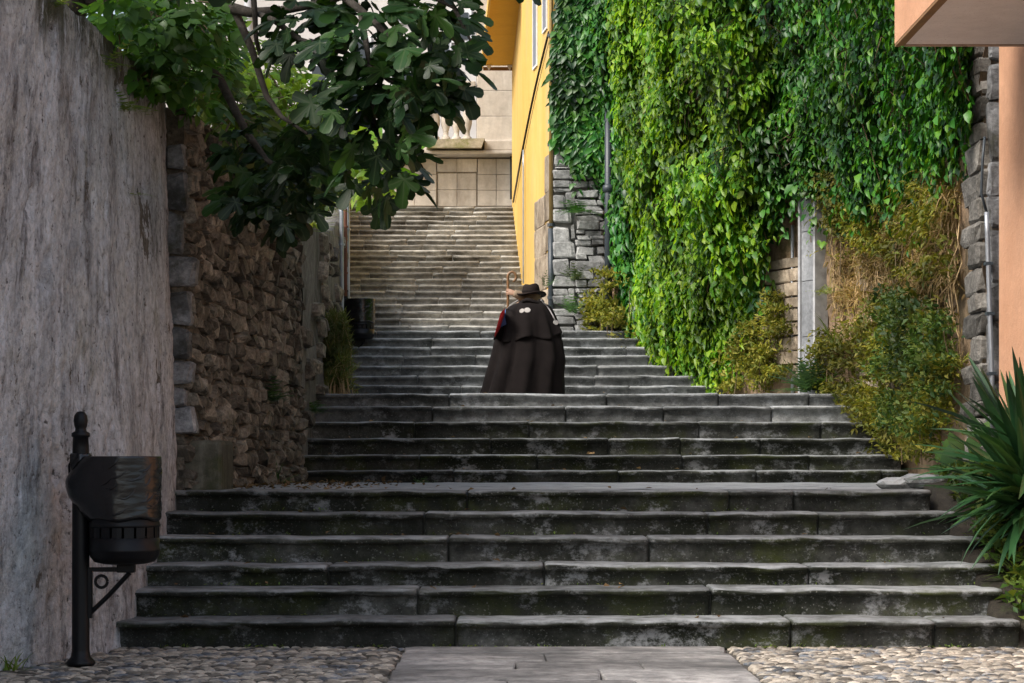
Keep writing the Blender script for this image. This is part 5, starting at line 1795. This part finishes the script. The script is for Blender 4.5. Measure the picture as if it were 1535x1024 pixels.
def leafy(name, label, cat, clumps, T, mat, size, seed, parts=0, droop=-.3, group=None, stems=True, root_loc=None, tri=False, face=(0, -.4, .8)):
    rnd = np.random.RandomState(seed)
    pos, axis, nrm, sz = [], [], [], []
    st = MB()
    for (px, py, rx, ry_, d, dd, n) in clumps:
        c0 = P(px, py, d)
        for k in range(n):
            r_ = rnd.rand() ** .5; a = rnd.rand() * 6.283
            p = np.array(P(px + rx * r_ * math.cos(a), py + ry_ * r_ * math.sin(a), d + rnd.normal(0, dd)))
            ax = np.array([math.cos(a) * .8 + rnd.normal(0, .4), rnd.normal(-.25, .4), droop - math.sin(a) * .3 + rnd.normal(0, .3)])
            nv = np.array(face) + rnd.normal(0, .4, 3)
            s_ = size * (.65 + .6 * rnd.rand())
            if tri:
                x_, y_, z_ = leaf_basis(ax[None], nv[None])
                for q in (-1, 0, 1):
                    pos.append(p + y_[0] * s_ * .15 * (1 if q == 0 else 0)); axis.append(y_[0] * math.cos(q * 1.0) + x_[0] * math.sin(q * 1.0)); nrm.append(nv); sz.append(s_ * (1 if q == 0 else .85))
            else:
                pos.append(p); axis.append(ax); nrm.append(nv); sz.append(s_)
            if stems and k % 5 == 0:
                st.tube([tuple(np.array(c0) * .5 + p * .5 + np.array([0, 0, .05])), tuple(p)], [.006, .003], 4, cap=False)
    pos, axis, nrm, sz = map(np.array, (pos, axis, nrm, sz))
    root = thing(name, label, cat, root_loc or (pos[:, 0].mean(), pos[:, 1].mean(), pos[:, 2].min()), group)
    if stems and st.v: st.build('stem', MAT['twig'], root)['kind'] = 'stuff'
    if parts:
        mk = pick_largest(pos, sz, nrm, axis, parts)
        leaf_parts(root, pos[mk], axis[mk], nrm[mk], sz[mk], [leaf_mesh('leaf', T, mat)])
    else:
        mk = np.zeros(len(pos), bool)
    if (~mk).any():
        cloud('foliage', pos[~mk], axis[~mk], nrm[~mk], sz[~mk], T, mat, root)
    return root


leafy('wall_vine', 'mid green three leaved vine spilling over the plaster wall top', 'vine',
      [(170, 15, 40, 25, 13.0, .25, 40), (230, 40, 60, 45, 13.8, .3, 110), (270, 20, 70, 40, 14.2, .35, 120), (235, 100, 30, 30, 13.7, .2, 36), (265, 95, 40, 40, 14.3, .25, 60), (320, 70, 40, 60, 14.8, .3, 70), (250, 130, 26, 18, 13.9, .15, 18), (300, 150, 30, 30, 14.9, .2, 24), (215, 130, 12, 16, 13.6, .08, 12), (178, 60, 18, 20, 13.1, .1, 16)],
      T_oval(.6, .16, .15), MAT['vine'], .13, 21, parts=300, tri=True)
leafy('shrub', 'sunlit yellow green shrub on the terrace behind the fig branches', 'shrub',
      [(400, 110, 50, 45, 18, .6, 420), (440, 160, 55, 45, 17.5, .6, 520), (470, 190, 40, 40, 17.5, .5, 420), (350, 140, 35, 50, 17, .5, 260), (330, 40, 30, 40, 18, .5, 140), (480, 240, 35, 40, 18, .5, 300)],
      T_oval(.42, .14, .2), MAT['bright'], .13, 22, parts=120)
leafy('shrub', 'dark shaded bush on top of the rubble wall under the fig leaves', 'shrub',
      [(350, 190, 60, 60, 16.5, .7, 520), (420, 250, 60, 60, 17, .7, 520), (300, 110, 50, 50, 16, .5, 300), (470, 280, 30, 30, 18.5, .5, 160)],
      T_oval(.5, .14, .2), MAT['shrub'], .15, 23, parts=60)
leafy('shrub', 'pale green leafy bush left of the volute on the beige building', 'shrub',
      [(530, 230, 40, 50, 30, .6, 300), (560, 280, 25, 25, 30, .5, 120), (520, 160, 40, 40, 31, .6, 160)], T_oval(.5, .14, .2), MAT['bright'], .2, 24)
fern('grass_tuft', 'drooping grass tuft on top of the left wall under the fig tree', 486, 318, 21.5, .55, 70, MAT['grass'], 'grass', T_blade(.035, .8), .9, 12)
fern('grass_tuft', 'bright leafy tuft at the end of the rubble wall top', 462, 345, 20.2, .36, 44, MAT['grass'], 'grass', T_blade(.1, .7), .7, 13)
# banana plant by the terrace
bn = thing('banana_plant', 'bright green banana leaf beside the beige volute', 'plant', P(575, 260, 36))
bmesh_ = leaf_mesh('leaf', T_oval(.5, .1, .25), MAT['banana'])
for (px, py, ax, s_) in ((556, 250, (1, -.2, .55), 1.15), (560, 270, (.9, -.2, .2), .8), (545, 262, (.3, -.3, .9), .9), (552, 262, (-.7, -.3, .5), .7)):
    x_, y_, z_ = leaf_basis(np.array([ax], float), np.array([[.0, -1, .5]]))
    inst(bmesh_, 'leaf', bn, P(px, py, 36), x_[0], y_[0], z_[0], (s_,) * 3)
MB().tube([P(548, 300, 36), P(552, 255, 36)], [.1, .06], 10).build('stem', MAT['banana'], bn)

# feathery bush beside the second flight
rn_ = np.random.RandomState(15)
fb = thing('feathery_bush', 'feathery yellow green bush beside the left of the steps', 'bush', P(495, 590, 22.4))
pos, axis, nrm, sz = [], [], [], []
st = MB()
base = P(500, 592, 22.5)
for k in range(150):
    ty_ = 468 + abs(rn_.normal(0, 50)); tip = P(min(500 + rn_.normal(0, 20), 515 + max(0, ty_ - 500) * .5), ty_, 22.6 + rn_.normal(0, .25))
    tip = Vector((max(tip.x, -2.05), tip.y, tip.z))
    b0 = Vector((base.x + rn_.normal(0, .1), base.y + rn_.normal(0, .15), base.z - .02))
    mid_ = b0.lerp(tip, .55) + Vector((rn_.normal(0, .04), rn_.normal(0, .04), .05))
    st.tube([b0, mid_, tip], [.004, .003, .0015], 4, cap=False)
    for q in range(70):
        t_ = .2 + .8 * rn_.rand()
        p = b0.lerp(mid_, t_ / .55) if t_ < .55 else mid_.lerp(tip, (t_ - .55) / .45)
        pos.append(np.array(p)); axis.append(rn_.normal(0, .6, 3) + np.array([0, 0, .5])); nrm.append(rn_.normal(0, 1, 3)); sz.append(.06 + .09 * rn_.rand())
st.build('stem', MAT['drystem'], fb)['kind'] = 'stuff'
cloud('foliage', np.array(pos), np.array(axis), np.array(nrm), np.array(sz), T_blade(.09, .3), MAT['fennel'], fb)

fern('weed', 'green sprig growing from the middle of the rubble wall', 408, 600, 17.9, .24, 30, MAT['fern'], 'weed', T_frond(6, .3), .5, 31)
fern('weed', 'grassy weed at the foot of the rubble wall', 415, 728, 18.5, .3, 34, MAT['fern'], 'weed', T_blade(.05, .5), .7, 32)
fern('weed', 'small weed on the landing at the foot of the second flight', 636, 729, 19.85, .12, 16, MAT['fern'], 'weed', T_frond(5, .3), .8, 33)
fern('weed', 'small weed low on the left end of the second flight', 470, 618, 20.9, .2, 20, MAT['fern'], 'weed', T_frond(5, .3), .6, 34)
fern('weed', 'small grass weed at the near foot of the plaster wall', 12, 1012, 11.35, .16, 26, MAT['grass'], 'weed', T_blade(.09, .5), .9, 35)
for px, py, d, r_, lab in ((150, 100, 12.75, .22, 'yellow green sprig near the plaster wall top'), (185, 165, 13.25, .26, 'wispy sprig below the vine on the plaster wall'), (198, 293, 13.45, .1, 'tiny sprig half way up the plaster wall'), (75, 8, 11.5, .14, 'grassy sprig on the plaster wall top at the far left')):
    fern('wall_sprig', lab, px, py, d, r_, 22, MAT['grass'], 'weed', T_frond(6, .2), .2, px)

# leaf litter and moss
def litter(name, label, pts, T, mat, size, seed, flat=True):
    rnd = np.random.RandomState(seed)
    pos = np.array(pts); n = len(pos)
    ax = rnd.normal(0, 1, (n, 3)) * np.array([1, 1, .25 if flat else .5]) + (0 if flat else np.array([0, 0, .6]))
    nv = np.array([0, 0, 1.0]) + rnd.normal(0, .4, (n, 3))
    o_ = cloud(name, pos, ax, nv, size * (.5 + rnd.rand(n)), T, mat, None, 'stuff')
    tag(o_, label)
    return o_


rl = random.Random(77)
zA = flA[-1][1]
pts = []
for k in range(260):
    d = rl.uniform(14.75, 19.9); x = lerp_poly(WLEFT, d) + abs(rl.gauss(0, .6))
    pts.append((x, d, zA + .012))
for k in range(50):
    s_ = rl.randrange(6); d, z_ = flA[s_]
    pts.append((rl.uniform(-2.3, 3.0), d + rl.uniform(.05, .33), z_ + .012))
for k in range(50):
    s_ = rl.randrange(6); d, z_ = flB[s_]
    pts.append((rl.uniform(-1.9, 3.6), d + rl.uniform(.1, .33), z_ + .012))
litter('leaf_litter', 'dry brown fallen leaves scattered over the steps and landing', pts, T_small(.6), MAT['litter'], .05, 5)
pts = []
for k in range(900):
    c = rl.random()
    if c < .45:
        x = -2.2 + 5.3 * rl.random()
        if fbm(x, 0, 5, 2.0) < .02: continue
        pts.append((x, 12.735 + rl.gauss(0, .015), .002))
    else:
        s_ = rl.randrange(5); d, z_ = flA[s_]; x = rl.uniform(-2.3, 3.1)
        if fbm(x, d, 5, 1.7) < .08: continue
        pts.append((x, d + .37, z_ + .004))
gp = []
for k in range(2600):
    d = rl.uniform(12.1, 15.2); x = rl.uniform(3.16, 3.84)
    if d < 12.8 and x < 3.3: continue
    if fbm(x, d, 2, 2.2) < -.12: continue
    gp.append((x, d, min(1.0, max(.0, (d - 12.5) * .40)) + .10 * (x - 3.0) / .95 + rl.uniform(.03, .16)))
litter('ground_cover', 'low leafy ground cover on the soil bed under the yucca', gp, T_small(.6), MAT['shrub'], .07, 8, False)
litter('moss_tufts', 'tiny moss tufts in the step joints', pts, T_small(.5), MAT['grass'], .022, 6, False)
